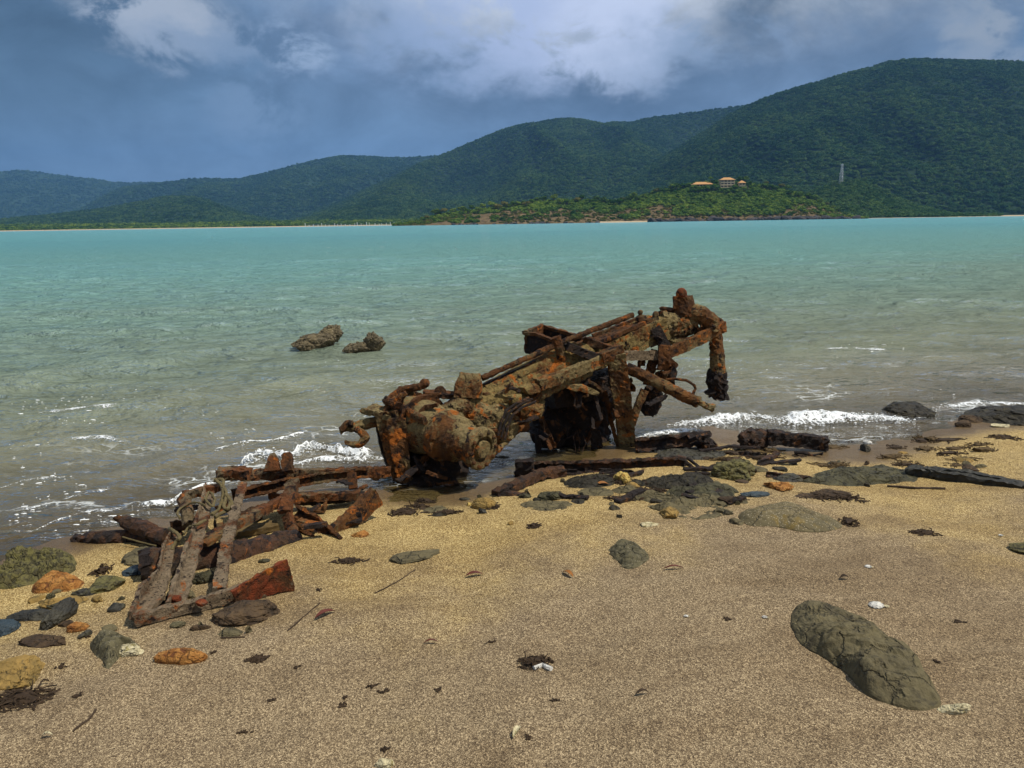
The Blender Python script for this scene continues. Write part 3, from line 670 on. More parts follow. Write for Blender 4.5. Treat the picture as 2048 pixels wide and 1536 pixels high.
def on_hill(Gd, n, seed, tmin=0.02, tmax=1.0, keepf=None):
    r_ = np.random.default_rng(seed); rows, cols = Gd.shape[:2]; out = []
    a = tmin+(tmax-tmin)*r_.random(n); b = r_.random(n)
    fi = a*(rows-1); fj = b*(cols-1); i = np.minimum(fi.astype(int), rows-2); j = np.minimum(fj.astype(int), cols-2); fi = (fi-i)[:, None]; fj = (fj-j)[:, None]
    pt = (Gd[i, j]*(1-fj)+Gd[i, j+1]*fj)*(1-fi)+(Gd[i+1, j]*(1-fj)+Gd[i+1, j+1]*fj)*fi
    if keepf is not None: pt = pt[keepf(pt, a, b, r_)]
    return pt
hA = hill('hills', [(-900, 380), (-500, 352), (-200, 350), (0, 343), (50, 340), (120, 350), (190, 358), (240, 366), (300, 364), (420, 366), (620, 400), (800, 430)], 6200, 4600, 1500, HM_FAR, 0.10, seed=1)
hB = hill('hills', [(60, 452), (160, 420), (240, 375), (345, 363), (372, 357), (480, 357), (540, 345), (620, 322), (690, 312), (780, 316), (860, 312), (950, 306), (1050, 330), (1200, 400)], 4600, 3100, 1200, HM_FAR, 0.32, 1.5, seed=2)
hC = hill('hills', [(-700, 430), (-300, 436), (0, 438), (100, 430), (200, 418), (290, 402), (340, 391), (400, 394), (460, 418), (540, 440), (620, 449)], 2700, 2000, 700, HM_FAR, 0.15, 2, seed=3, rows=36)
hD = hill('hills', [(590, 440), (640, 422), (740, 375), (800, 347), (870, 315), (950, 282), (1010, 258), (1100, 240), (1150, 239), (1200, 247), (1260, 244), (1300, 235), (1380, 225), (1480, 212), (1600, 205), (1800, 215), (2000, 260)], 3300, 1900, 1200, HM_NEAR, 0.34, 1.5, cols=220, rows=60, seed=4)
hE = hill('hills', [(1130, 420), (1180, 392), (1300, 330), (1400, 270), (1480, 218), (1550, 190), (1650, 160), (1720, 140), (1790, 121), (1850, 117), (1900, 121), (1960, 121), (2048, 124), (2150, 140), (2350, 200), (2700, 330), (2900, 400)], 2300, 1350, 1000, HM_NEAR, 0.22, 1.2, cols=240, rows=70, seed=5)
hT = hill('hills', [(1520, 425), (1580, 398), (1640, 376), (1680, 363), (1725, 360), (1780, 388), (1830, 412), (1900, 428), (2000, 430)], 1230, 1010, 150, HM_NEAR, 0.06, 2, cols=110, rows=40, seed=6)
hH = hill('headland', [(790, 452), (850, 438), (900, 428), (1000, 416), (1080, 404), (1150, 402), (1230, 406), (1300, 390), (1380, 369), (1430, 363), (1500, 369), (1560, 378), (1620, 397), (1660, 418), (1700, 433), (1730, 442)], 960, 855, 90, HM_HEAD, 0.10, 2.5, cols=220, rows=46, seed=8, pw=0.85)
hL = hill('coast_flat', [(-800, 449), (-300, 449), (0, 452), (300, 449), (600, 444), (850, 440), (900, 440)], 1750, 1420, 300, HM_FAR, 0.0, 2, cols=120, rows=14, seed=9)
# far beaches
m_fb = plain('pale_far_sand', (0.44, 0.35, 0.22), 0.9, 0.25, 0.2, 0.05)
def strip(name, pts, wid, D):
    V = []
    for (px, py) in pts:
        a = plane_hit(px, py, 0.0) if D is None else Vector((P(px, py, D).x, D, 0))
        s_ = 1
        V += [(a.x, a.y-8, -1.2), (a.x, a.y, 0.25), (a.x, a.y+wid*0.6, 1.3), (a.x, a.y+wid, 1.2), (a.x, a.y+wid+2, -2)]
    n = len(pts); fs = [(i*5+k, (i+1)*5+k, (i+1)*5+k+1, i*5+k+1) for i in range(n-1) for k in range(4)]
    tag(mesh(name, (np.array(V), fs), m_fb), kind='structure')
strip('beach', [(x, 450) for x in (-900, -400, 0, 200, 400, 600, 850)], 70, 1370)
strip('beach', [(x, 445) for x in (1200, 1230, 1260, 1295)], 4, 850)
strip('beach', [(x, 436) for x in (1690, 1760, 1850, 1950, 2100, 2500, 2900)], 60, 1010)

# trees: individuals along the headland skyline, the rest as woods
HG = 'trees on the sunlit headland'
def head_pt(px, t):
    cols = hH.shape[1]; j = int(round((px-790)/(1730-790)*(cols-1))); return Vector(hH[int(round(t*(hH.shape[0]-1))), max(0, min(cols-1, j))])
first = {}
rt = random.Random(5)
for k in range(90):
    px = 800+k*9.9+rt.uniform(-4, 4); t = rt.choice((1.0, 0.93, 0.85, 0.74)); kd = 'olive' if rt.random() < 0.2 else 'head'
    if 1378 < px < 1500 and t < 0.99: t = 0.62
    a = head_pt(px, t); rr = rt.uniform(3.6, 5.8)
    if a.z < 9: rr *= 0.7
    if px < 850 or px > 1690: continue
    o = tree(a-Vector((0, 0, rr*0.4)), rr, kd, 'olive green tree of loose outline on the sunlit headland' if kd == 'olive' else 'bright green round crowned tree on the sunlit headland', HG)
    first.setdefault(kd, []).append(o)
for kd, (px, py, Y_, rr, lb) in {'mid': (1726, 364, 1225, 7, 'dull green tree on the knoll right of the lattice tower'), 'hill': (1880, 426, 1220, 8, 'dark green tree at the foot of the big right hill')}.items():
    a = P(px, py, Y_); first[kd] = [tree(a-Vector((0, 0, rr)), rr, kd, lb), tree(a+Vector((12, 4, -rr-3)), rr, kd, lb.replace('tree', 'tree of smaller crown', 1))]
crown_of = lambda kd: [next(c for c in o.children if c.name.startswith('crown')) for o in first[kd][:3]]
def hk(pt, a, b, r_):
    nz = fbm(pt*0.022, 21, 3); z = pt[:, 2]
    return (z+nz*26 > 14) | (r_.random(len(pt)) < 0.05)
allh = on_hill(hH, 8000, 50, 0.1, 1.0, hk)
bl = [P(1453, 368, 955), P(1404, 366, 950), P(1482, 366, 950)]
allh = allh[[all(not (abs(q_[0]-b.x) < 11 and q_[1] < b.y+3 and q_[1] > b.y-12) for b in bl) for q_ in allh]]
scatter_gn('headland_wood', allh, crown_of('head'), 2.4, 5.2, 'sunlit green wood covering the upper headland above the brown slope', 'wood')
scatter_gn('headland_scrub', on_hill(hH, 1900, 51, 0.03, 0.6, lambda pt, a, b, r_: fbm(pt*0.03, 25, 3)+0.1 > 0.0), crown_of('olive'), 1.2, 2.6, 'dry olive scrub on the brown lower slope of the headland', 'scrub')
scatter_gn('knoll_wood', on_hill(hT, 3200, 52, 0.02), crown_of('mid'), 3.6, 6.5, 'green wood on the knoll under the lattice tower', 'wood')
scatter_gn('hill_forest', on_hill(hE, 42000, 53, 0.01), crown_of('hill')+crown_of('mid')[:1], 3.6, 9.0, 'rainforest coloured dark as under cloud shadow over the big hill on the right', 'forest')
scatter_gn('hill_forest', on_hill(hD, 40000, 54, 0.01), crown_of('hill')+crown_of('mid'), 5.0, 10.5, 'blue green forest over the middle ridges', 'forest')
scatter_gn('hill_forest', on_hill(hA, 16000, 58, 0.01), crown_of('hill'), 9.0, 17.0, 'dim blue forest over the farthest ridge at left', 'forest')
scatter_gn('hill_forest', on_hill(hB, 24000, 55, 0.01), crown_of('hill'), 7.0, 14.0, 'hazy forest over the ridge left of centre', 'forest')
scatter_gn('hill_forest', on_hill(hC, 14000, 56, 0.01), crown_of('hill')+crown_of('mid'), 5.0, 9.5, 'forest on the low foothills at far left', 'forest')
scatter_gn('coast_wood', on_hill(hL, 5200, 57, 0.02), crown_of('head')+crown_of('mid')[:1], 5.0, 8.5, 'band of green trees behind the long far beach', 'wood')

# shore rocks under the headland
rb = lump((0, 0, 0), (1, 1, 1), 3, sub=2); me_r = bpy.data.meshes.new('shore_rock'); me_r.from_pydata(rb[0].tolist(), [], rb[1]); me_r.update(); me_r.materials.append(ST_SHR)
for k in range(110):
    px = rt.choice((rt.uniform(1300, 1715), rt.uniform(1300, 1715), rt.uniform(1500, 1700), rt.uniform(900, 1200)))
    D_ = 849+rt.uniform(-5, 6); s_ = rt.uniform(4.0, 11.0)*(0.5 if px < 1250 else 1)
    o = bpy.data.objects.new('shore_rock', me_r); C.objects.link(o); o.location = (P(px, 445, D_).x, D_, s_*0.12)
    o.scale = (s_*rt.uniform(0.9, 1.8), s_, s_*rt.uniform(0.4, 0.8)); o.rotation_euler = (rt.uniform(-.3, .3), rt.uniform(-.3, .3), rt.uniform(0, 6.28))
    tag(o, 'dark rock at the water line under the headland', 'rock', 'dark rocks along the headland shore')

# ------------------------------------------------------------------ buildings, tower, jetty on the far shore
M_ROOF = plain('terracotta_roof', (0.50, 0.27, 0.10), 0.8, 0.3, 0.8, 0.05)
M_WALL = plain('cream_wall', (0.62, 0.50, 0.33), 0.9, 0.2, 0.5, 0.02)
M_OPEN = plain('dark_opening', (0.035, 0.03, 0.03), 0.4, 0.3, 0.5)
M_GALV = plain('galvanised_steel', (0.55, 0.58, 0.60), 0.5, 0.3, 0.5)
M_POST = plain('white_post', (0.72, 0.70, 0.66), 0.8, 0.2, 0.5)
def box(c, d, rz=0.0):
    x, y, z = [k/2 for k in d]; c = np.array(c)
    v_ = np.array([(sx*x, sy*y, sz*z) for sz in (-1, 1) for sx, sy in ((-1, -1), (1, -1), (1, 1), (-1, 1))])
    if rz: v_ = v_@np.array(((math.cos(rz), math.sin(rz), 0), (-math.sin(rz), math.cos(rz), 0), (0, 0, 1)))
    return v_+c, [(3, 2, 1, 0), (4, 5, 6, 7), (0, 1, 5, 4), (1, 2, 6, 5), (2, 3, 7, 6), (3, 0, 4, 7)]
def hip(c, w, d, h, o=0.8):
    x, y = w/2+o, d/2+o; r_ = max(0.2, x-y)
    v_ = np.array([(-x, -y, 0), (x, -y, 0), (x, y, 0), (-x, y, 0), (-r_, 0, h), (r_, 0, h), (-x, -y, -0.35), (x, -y, -0.35), (x, y, -0.35), (-x, y, -0.35)])+np.array(c)
    return v_, [(0, 1, 5, 4), (2, 3, 4, 5), (1, 2, 5), (3, 0, 4), (6, 7, 1, 0), (7, 8, 2, 1), (8, 9, 3, 2), (9, 6, 0, 3), (9, 8, 7, 6)]
def villa(px, py, Y_, w, floors, bays, label, d=9.0):
    b = P(px, py, Y_); t = empty('hotel_building' if floors > 1 else 'villa', b, label, 'building')
    fh = 3.0; n = floors
    mesh('wall', join(*[box((b.x, b.y+1.0, b.z+fh*(k+0.5)), (w-0.3, d-2, fh-0.02)) for k in range(1)], box((b.x, b.y+1.0, b.z+fh*n/2+fh/2), (w-0.3, d-2, fh*(n-1))) if n > 1 else box((b.x, b.y+1, b.z-0.5), (w-0.3, d-2, 0.9))), M_WALL, t)
    for k in range(n):
        z = b.z+fh*k
        mesh('balcony', join(box((b.x, b.y-d/2+0.6, z+0.12), (w, 1.8, 0.22)), box((b.x, b.y-d/2-0.25, z+0.65), (w, 0.12, 0.8))), M_WALL, t)
        for j in range(bays):
            xx = b.x-w/2+w*(j+0.5)/bays
            mesh('window', box((xx, b.y-d/2+1.96, z+1.45), (w/bays*0.78, 0.1, 2.2)), M_OPEN, t)
        for j in range(bays+1):
            mesh('column', box((b.x-w/2+0.15+(w-0.3)*j/bays, b.y-d/2-0.1, z+1.9), (0.35, 0.35, 1.9)), M_WALL, t)
    mesh('roof', hip((b.x, b.y, b.z+fh*n+0.3), w, d, 2.8), M_ROOF, t)
    return t
villa(1453, 376, 940, 16.5, 3, 4, 'three storey cream hotel with balconies and orange hipped roof on the headland')
villa(1404, 374.5, 938, 23, 1, 6, 'long low building with orange roof left of the three storey hotel')
villa(1483, 371.5, 938, 7, 1, 2, 'small orange roofed villa right of the three storey hotel', d=6)
for px, py, rr in ((1388, 374, 5.0), (1398, 378, 4.2), (1412, 377, 4.4), (1429, 366, 5.4), (1435, 376, 4.0), (1470, 376, 4.2), (1476, 379, 3.6), (1488, 378, 3.4), (1495, 370, 5.0), (1421, 357, 3.4)):
    a = P(px, py, 926 if py > 373 else 938); tree(a-Vector((0, 0, rr*1.2)), rr, 'head', 'green tree crowding round the orange roofed buildings', 'trees round the orange roofed buildings')
tb_ = P(1681, 378, 1212); TT = empty('lattice_tower', tb_, 'grey steel lattice communications tower standing on the wooded knoll', 'tower')
th = (P(1681, 328, 1212)-tb_).z
def strut(a, b, r): return sweep([a, b], rect(r, r), seg=50, rough=0)
cor = lambda z, k: Vector((tb_.x+(-1 if k in (0, 3) else 1)*(2.6-1.7*z/th), tb_.y+(-1 if k < 2 else 1)*(2.6-1.7*z/th), tb_.z+z))
for k in range(4): mesh('leg', strut(cor(0, k), cor(th, k), 0.34), M_GALV, TT)
lv = [th*i/9 for i in range(10)]
for i in range(9):
    mesh('brace', join(*[strut(cor(lv[i], k), cor(lv[i+1], (k+1) % 4), 0.16) for k in range(4)], *[strut(cor(lv[i+1], k), cor(lv[i+1], (k+1) % 4), 0.16) for k in range(4)]), M_GALV, TT)
for z, r_ in ((th*0.62, 2.6), (th*0.5, 2.4), (th*0.97, 1.6)): mesh('antenna', join(*[box((tb_.x+math.cos(a)*r_, tb_.y+math.sin(a)*r_, tb_.z+z), (0.9, 0.6, 2.4), a) for a in (0.4, 2.5, 4.6)]), M_GALV, TT)
ja, jb = Vector((P(612, 455, 1330).x, 1330, 0)), Vector((P(846, 455, 1330).x, 1330, 0))
JT = empty('jetty', (ja+jb)/2, 'long low jetty on white posts off the far beach', 'jetty')
mesh('deck', box(((ja.x+jb.x)/2, 1330, 2.6), (jb.x-ja.x, 3.0, 0.5)), plain('jetty_deck', (0.26, 0.22, 0.17), 0.9, 0.4, 0.5), JT)
for k in range(30):
    f_ = k/29; h_ = 4.6*rt.uniform(0.55, 1.3)
    mesh('post', box((ja.x+(jb.x-ja.x)*f_+rt.uniform(-1.6, 1.6), 1328.2, h_/2-0.6), (rt.uniform(0.5, 1.2), 0.7, h_+1.2)), M_POST, JT)

# ------------------------------------------------------------------ the rusted machine wreck
base = GH(1000, 960); WR = empty('rusted_wreck', base, 'big rusted engine and chassis wreck propped up on legs at the water edge', 'wreck')
def part(name, vf, mat, label=None, parent=None): return mesh(name, vf, mat, parent or WR, label=label)
UP = (0, 0, 1)
# gearbox housing with its round flange turned to the camera
h0, h1 = P(806, 838, 5.22), P(966, 899, 4.72)
part('gearbox_housing', lathe(h0, h1, [(0, 0.02), (0.0, 0.16), (0.10, 0.185), (0.30, 0.19), (0.42, 0.165), (0.50, 0.155), (0.52, 0.175), (0.60, 0.178), (0.62, 0.155), (0.72, 0.150), (0.76, 0.12), (0.92, 0.112), (0.93, 0.02)], 44, 0.006), M_TAN)
ax = (h1-h0).normalized(); sdv = ax.cross(Vector(UP)).normalized(); upv = sdv.cross(ax)
fl0 = h1-ax*0.05
flg = part('flange', lathe(fl0, h1+ax*0.012, [(0, 0.05), (0, 0.138), (0.7, 0.140), (0.85, 0.128), (0.86, 0.088), (0.35, 0.082), (0.40, 0.064), (1.0, 0.054), (1.0, 0.0)], 44, 0.0028), M_TAN, 'round bolted end flange')
for k in range(10):
    a = 2*math.pi*k/10; c = h1+sdv*(0.113*math.cos(a))+upv*(0.113*math.sin(a))
    part('bolt', lathe(c-ax*0.01, c+ax*0.022, [(0, 0.014), (0.8, 0.013), (1, 0.0)], 8, 0.003), M_BRN, parent=flg)
part('strap', sweep([h0+ax*0.19+sdv*(0.2*math.cos(a))+upv*(0.2*math.sin(a)) for a in np.linspace(-0.7, 3.6, 22)], rect(0.05, 0.022), up=ax, rough=0.006), M_BRN)
part('strap', sweep([h0+ax*0.02+sdv*(0.195*math.cos(a))+upv*(0.195*math.sin(a)) for a in np.linspace(-0.3, 3.4, 20)], rect(0.04, 0.03), up=ax, rough=0.008), M_ORG)
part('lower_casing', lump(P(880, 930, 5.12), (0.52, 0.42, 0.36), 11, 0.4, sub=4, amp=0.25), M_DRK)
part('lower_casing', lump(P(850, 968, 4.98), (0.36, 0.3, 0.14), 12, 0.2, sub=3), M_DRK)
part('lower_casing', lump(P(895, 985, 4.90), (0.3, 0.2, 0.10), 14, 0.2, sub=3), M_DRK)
# left standing channel and hook
part('standing_channel', sweep([P(776, 822, 5.02), P(792, 900, 5.0), P(806, 968, 4.98)], chan(0.155, 0.10, 0.028), up=(0.3, 1, 0), scales=[(1.0, 1), (0.85, 1), (0.55, 0.8)], rough=0.007, bites=0.05), M_ORG)
part('standing_channel', sweep([P(752, 835, 5.18), P(766, 900, 5.16), P(784, 950, 5.12)], rect(0.10, 0.03), up=(1, 0.25, 0), scales=[1, 1, 0.7], rough=0.007), M_DRK)
part('leg_flange', sweep([P(792, 836, 4.93), P(800, 900, 4.91), P(812, 966, 4.9)], rect(0.125, 0.022), up=(0, 1, 0), scales=[1, 0.95, 0.7], rough=0.007, bites=0.04), M_ORG)
part('ledge', sweep([P(846, 786, 5.25), P(920, 792, 5.25)], rect(0.10, 0.035), rough=0.008), M_BRN)
part('top_plate', sweep([P(736, 818, 5.16), P(792, 832, 5.0)], rect(0.13, 0.04), rough=0.010), M_TAN)
hk_ = part('hook', sweep([P(756, 842, 5.12), P(722, 850, 5.10), P(694, 858, 5.08), P(680, 862, 5.06)], circ(0.040, 14), scales=[1, 0.9, 0.75, 0.5], rough=0.012), M_TAN)
part('hook_claw', sweep([P(700, 852, 5.09), P(722, 862, 5.02), P(731, 876, 4.98), P(722, 888, 4.97), P(704, 889, 4.98), P(690, 883, 5.0)], circ(0.028, 12, 0.8), scales=[0.8, 1, 1, 1.2, 1.0, 0.5], rough=0.008), M_ORG, parent=hk_)
part('hook_claw', sweep([P(706, 848, 5.06), P(694, 846, 5.05), P(682, 860, 5.03)], circ(0.024, 10), rough=0.008), M_BRN, parent=hk_)
part('bar', sweep([P(769, 800, 5.10), P(806, 818, 5.0), P(849, 841, 4.86)], circ(0.024, 10, 1.3), rough=0.008), M_BRN)
part('bar', sweep([P(772, 803, 5.12), P(803, 781, 5.18), P(848, 770, 5.2)], circ(0.026, 10), rough=0.008), M_BRN)
part('knob', lump(P(849, 769, 5.2), (0.075, 0.075, 0.085), 21, sub=2), M_BRN)
part('knob', lump(P(881, 781, 5.25), (0.08, 0.06, 0.07), 22, sub=2), M_BRN)
# long drive tube and block on it
part('drive_tube', lathe(P(925, 830, 5.2), P(1175, 706, 5.72), [(0, 0.02), (0, 0.135), (0.12, 0.128), (0.3, 0.112), (0.34, 0.120), (0.40, 0.105), (0.7, 0.105), (0.74, 0.12), (0.80, 0.108), (1, 0.11), (1, 0.0)], 32, 0.008), M_TUBE)
part('upper_casing', sweep([P(972, 782, 5.3), P(1060, 738, 5.46), P(1150, 698, 5.66)], circ(0.062, 16), rough=0.007), M_TUBE)
part('drive_tube_rib', sweep([P(940, 858, 5.05), P(1010, 825, 5.2), P(1080, 790, 5.35), P(1180, 745, 5.55)], circ(0.035, 12), scales=[1.3, 1, 0.9, 1], rough=0.012), M_TAN)
part('filler_block', sweep([P(938, 796, 5.2), P(938, 770, 5.22), P(940, 748, 5.24)], rect(0.185, 0.15), up=(0, 1, 0), scales=[1.05, 1.0, 0.72], rough=0.010), M_TAN)
part('filler_foot', sweep([P(905, 793, 5.22), P(975, 783, 5.28)], rect(0.16, 0.03), rough=0.008), M_BRN)
part('rod', sweep([P(965, 756, 5.25), P(1060, 713, 5.4), P(1120, 685, 5.52), P(1266, 630, 5.82)], circ(0.0215, 10), rough=0.005), M_BRN)
part('rod', sweep([P(968, 770, 5.28), P(1070, 722, 5.44)], rect(0.03, 0.014), rough=0.004), M_DRK)
# engine block, head, tower
def boxpx(a, b, w, h, up=UP, **k): return sweep([a, b], rect(w, h), up=up, **k)
eb = part('engine_block', boxpx(P(1160, 722, 5.75), P(1318, 652, 6.05), 0.26, 0.17, rough=0.010), M_TUBE)
part('valve_cover', boxpx(P(1170, 695, 5.78), P(1300, 640, 6.05), 0.22, 0.05, rough=0.012), M_BRN)
part('ridge_bar', sweep([P(1195, 686, 5.66), P(1290, 646, 5.88)], rect(0.025, 0.03), rough=0.005), M_BRN)
part('ridge_bar', sweep([P(1185, 672, 5.9), P(1285, 634, 6.1)], rect(0.03, 0.03), rough=0.005), M_BRN)
part('knob', lathe(P(1283, 640, 5.98), P(1280, 619, 5.98), [(0, 0.05), (0.35, 0.04), (0.5, 0.012), (0.7, 0.020), (0.9, 0.018), (1, 0)], 12, 0.004), M_BRN)
part('knob', lump(P(1312, 630, 6.0), (0.06, 0.06, 0.06), 25, sub=2), M_BRN)
part('front_cover', sweep([P(1302, 640, 5.98), P(1315, 690, 5.92)], rect(0.10, 0.10), up=(0, 1, 0), rough=0.010), M_BRN)
part('side_plate', sweep([P(1310, 655, 5.86), P(1330, 690, 5.84), P(1334, 702, 5.84)], rect(0.08, 0.02), up=(0, 1, 0), rough=0.005), M_DRK)
part('cylinder_head', sweep([P(1318, 650, 6.05), P(1350, 652, 6.08), P(1392, 646, 6.1)], circ(0.10, 20, 1.0), scales=[(1.0, 1.15), (1.05, 1.1), (0.85, 0.8)], rough=0.014), M_TAN)
part('cylinder_head', lump(P(1345, 676, 6.06), (0.22, 0.16, 0.10), 28, sub=3), M_TAN)
part('head_shoulder', lump(P(1333, 621, 6.1), (0.13, 0.12, 0.08), 29, sub=3), M_BRN)
tw = part('turret', sweep([P(1369, 632, 6.08), P(1368, 612, 6.08), P(1367, 593, 6.08)], circ(0.092, 18, 0.9), up=(0, 1, 0), scales=[1.05, 0.88, 0.74], rough=0.009), M_BRN)
part('turret_ball', lump(P(1363, 588, 6.07), (0.088, 0.088, 0.10), 30, sub=3, cuts=0, amp=0.08), M_RED, parent=tw)
part('turret_lip', sweep([P(1350, 592, 6.05), P(1350, 618, 6.05)], rect(0.03, 0.03), up=(0, 1, 0), rough=0.006), M_BRN, parent=tw)
part('curved_arm', sweep([P(1382, 626, 6.08), P(1404, 630, 6.06), P(1420, 642, 6.04), P(1428, 664, 6.02)], circ(0.062, 16, 1.1), scales=[1.1, 1.1, 1, 0.8], rough=0.010), M_TAN)
part('curved_arm', sweep([P(1396, 618, 6.14), P(1425, 632, 6.12), P(1448, 648, 6.08)], rect(0.05, 0.035), rough=0.008), M_BRN)
part('cross_arm', sweep([P(1330, 708, 5.78), P(1390, 682, 5.92), P(1449, 652, 6.06)], rect(0.05, 0.082), rough=0.007, bites=0.06), M_ORG)
part('cross_arm_joint', lump(P(1442, 657, 6.05), (0.10, 0.08, 0.11), 33, sub=3), M_BRN)
hp = part('hanging_post', sweep([P(1431, 670, 6.04), P(1434, 708, 6.04), P(1437, 746, 6.04)], circ(0.058, 14, 0.8), up=(0, 1, 0), scales=[0.9, 1.05, 1.1], rough=0.007), M_ORG)
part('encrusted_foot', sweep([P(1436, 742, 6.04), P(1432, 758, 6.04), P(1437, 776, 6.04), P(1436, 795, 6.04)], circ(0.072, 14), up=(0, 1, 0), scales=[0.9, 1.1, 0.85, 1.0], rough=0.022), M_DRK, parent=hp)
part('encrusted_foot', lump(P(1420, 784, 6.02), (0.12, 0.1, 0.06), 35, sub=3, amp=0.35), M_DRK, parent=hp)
# box-shaped bracket at the back
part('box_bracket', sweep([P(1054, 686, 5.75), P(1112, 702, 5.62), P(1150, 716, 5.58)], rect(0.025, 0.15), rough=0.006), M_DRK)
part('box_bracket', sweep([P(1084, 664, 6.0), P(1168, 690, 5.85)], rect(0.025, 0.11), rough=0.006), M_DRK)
part('box_bracket', sweep([P(1052, 685, 5.74), P(1086, 668, 6.0)], rect(0.03, 0.17), rough=0.008), M_BRN)
part('bracket_edge', sweep([P(1049, 666, 5.74), P(1072, 668, 5.7), P(1112, 683, 5.6)], rect(0.04, 0.02), rough=0.006), M_BRN)
part('bracket_edge', sweep([P(1049, 666, 5.74), P(1085, 652, 6.0), P(1165, 676, 5.85)], rect(0.04, 0.025), rough=0.006), M_BRN)
part('bracket_post', sweep([P(1110, 674, 5.5), P(1117, 690, 5.5), P(1126, 722, 5.52)], circ(0.034, 12), up=(0, 1, 0), rough=0.010), M_BRN)
# A-frame beams
part('cross_beam', sweep([P(1076, 770, 5.32), P(1140, 746, 5.44), P(1210, 716, 5.56)], rect(0.075, 0.075), rough=0.009), M_TAN)
part('cross_beam', sweep([P(1134, 692, 5.5), P(1208, 722, 5.56)], rect(0.06, 0.06), rough=0.006), M_DRK)
part('cross_beam', sweep([P(1168, 680, 5.68), P(1236, 702, 5.6)], rect(0.05, 0.05), rough=0.006), M_BRN)
part('gusset', sweep([P(1200, 716, 5.53), P(1240, 697, 5.6)], rect(0.10, 0.07), rough=0.008), M_BRN)
leg = part('support_leg', sweep([P(1231, 708, 5.56), P(1244, 800, 5.6), P(1256, 898, 5.68)], chan(0.135, 0.075, 0.02), up=(0, 1, 0), scales=[1.0, 1.0, 0.92], rough=0.007), M_TAN)
part('support_leg', sweep([P(1209, 782, 5.66), P(1221, 840, 5.68), P(1236, 892, 5.7)], rect(0.03, 0.025), up=(0, 1, 0), rough=0.006), M_BRN)
part('brace', sweep([P(1290, 780, 5.75), P(1276, 810, 5.72), P(1262, 850, 5.7)], rect(0.06, 0.03), up=(0, 1, 0), rough=0.005), M_ORG)
part('cross_plate', sweep([P(1244, 711, 5.66), P(1322, 711, 5.78)], rect(0.03, 0.072), rough=0.005), M_PAL)
part('bracket_post', sweep([P(1328, 690, 5.76), P(1326, 740, 5.74)], chan(0.085, 0.05, 0.018), up=(0, 1, 0), rough=0.006), M_BRN)
part('bracket_post', sweep([P(1310, 700, 5.9), P(1300, 745, 5.88), P(1294, 770, 5.86)], rect(0.06, 0.05), up=(0, 1, 0), rough=0.01), M_BRN)
st_ = part('strut_tube', sweep([P(1253, 735, 5.62), P(1320, 768, 5.52), P(1398, 806, 5.40)], circ(0.041, 16), scales=[1, 1.05, 1], rough=0.007), M_ORG)
part('strut_tip', sweep([P(1396, 803, 5.4), P(1412, 811, 5.38), P(1430, 818, 5.36)], circ(0.026, 12), scales=[0.8, 0.9, 1.25], rough=0.010), M_TAN, parent=st_)
part('thin_pipe', sweep([P(1322, 760, 5.8), P(1350, 758, 5.8), P(1372, 761, 5.78), P(1388, 770, 5.76), P(1391, 778, 5.75), P(1385, 790, 5.73)], circ(0.011, 8), rough=0.003), M_BRN)
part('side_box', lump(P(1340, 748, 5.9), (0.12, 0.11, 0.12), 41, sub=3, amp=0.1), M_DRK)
part('side_box', lump(P(1322, 750, 5.8), (0.09, 0.1, 0.07), 42, sub=3), M_BRN)
# the dark belly below
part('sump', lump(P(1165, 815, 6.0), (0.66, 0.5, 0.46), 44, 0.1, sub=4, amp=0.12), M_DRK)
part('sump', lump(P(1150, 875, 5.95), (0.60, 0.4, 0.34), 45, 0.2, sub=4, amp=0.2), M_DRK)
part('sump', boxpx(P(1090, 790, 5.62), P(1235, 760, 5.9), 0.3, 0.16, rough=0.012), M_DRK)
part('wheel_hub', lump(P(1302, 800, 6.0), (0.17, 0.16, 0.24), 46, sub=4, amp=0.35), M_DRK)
part('spring_leaf', sweep([P(1135, 772, 5.44), P(1165, 776, 5.44), P(1195, 788, 5.48)], rect(0.05, 0.04), scales=[0.8, 1.2, 0.7], rough=0.008), M_TAN)
part('spring_leaf', sweep([P(1174, 762, 5.5), P(1192, 770, 5.5), P(1204, 782, 5.52)], rect(0.03, 0.02), rough=0.005), M_BRN)
part('side_lump', lump(P(1030, 800, 5.18), (0.16, 0.12, 0.10), 47, 0.6, sub=3), M_TUBE)
part('side_lump', lump(P(1060, 778, 5.28), (0.2, 0.12, 0.09), 48, 0.6, sub=3), M_TUBE)
part('side_lump', lump(P(1005, 838, 5.15), (0.16, 0.12, 0.14), 49, 0.6, sub=3), M_TAN)
part('side_lump', lump(P(1030, 850, 5.3), (0.25, 0.16, 0.16), 50, 0.6, sub=3), M_BRN)
part('side_casing', lump(P(985, 850, 5.12), (0.40, 0.26, 0.30), 51, 0.5, sub=4, amp=0.3, fine=0.08), M_TAN)
part('side_casing', lump(P(1045, 815, 5.3), (0.40, 0.26, 0.20), 52, 0.5, sub=4, amp=0.3, fine=0.08), M_TUBE)
part('side_casing', lump(P(918, 815, 5.15), (0.24, 0.24, 0.16), 53, 0.5, sub=4, amp=0.3, fine=0.08), M_TAN)
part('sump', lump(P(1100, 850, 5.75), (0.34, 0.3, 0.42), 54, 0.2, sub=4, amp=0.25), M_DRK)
part('tie_rod', sweep([P(968, 928, 4.92), P(1000, 895, 5.05), P(1058, 840, 5.3)], circ(0.02, 10), rough=0.006), M_TAN)
for dx, dy in ((0, 0), (7, 3), (13, 8)):
    part('hose', sweep([P(996+dx, 872+dy, 4.98), P(1002+dx, 845+dy, 5.0), P(1012+dx, 822+dy, 5.02), P(1030+dx, 808+dy, 5.06), P(1058+dx, 795+dy, 5.12)], circ(0.0095, 8), rough=0.003), M_DRK)
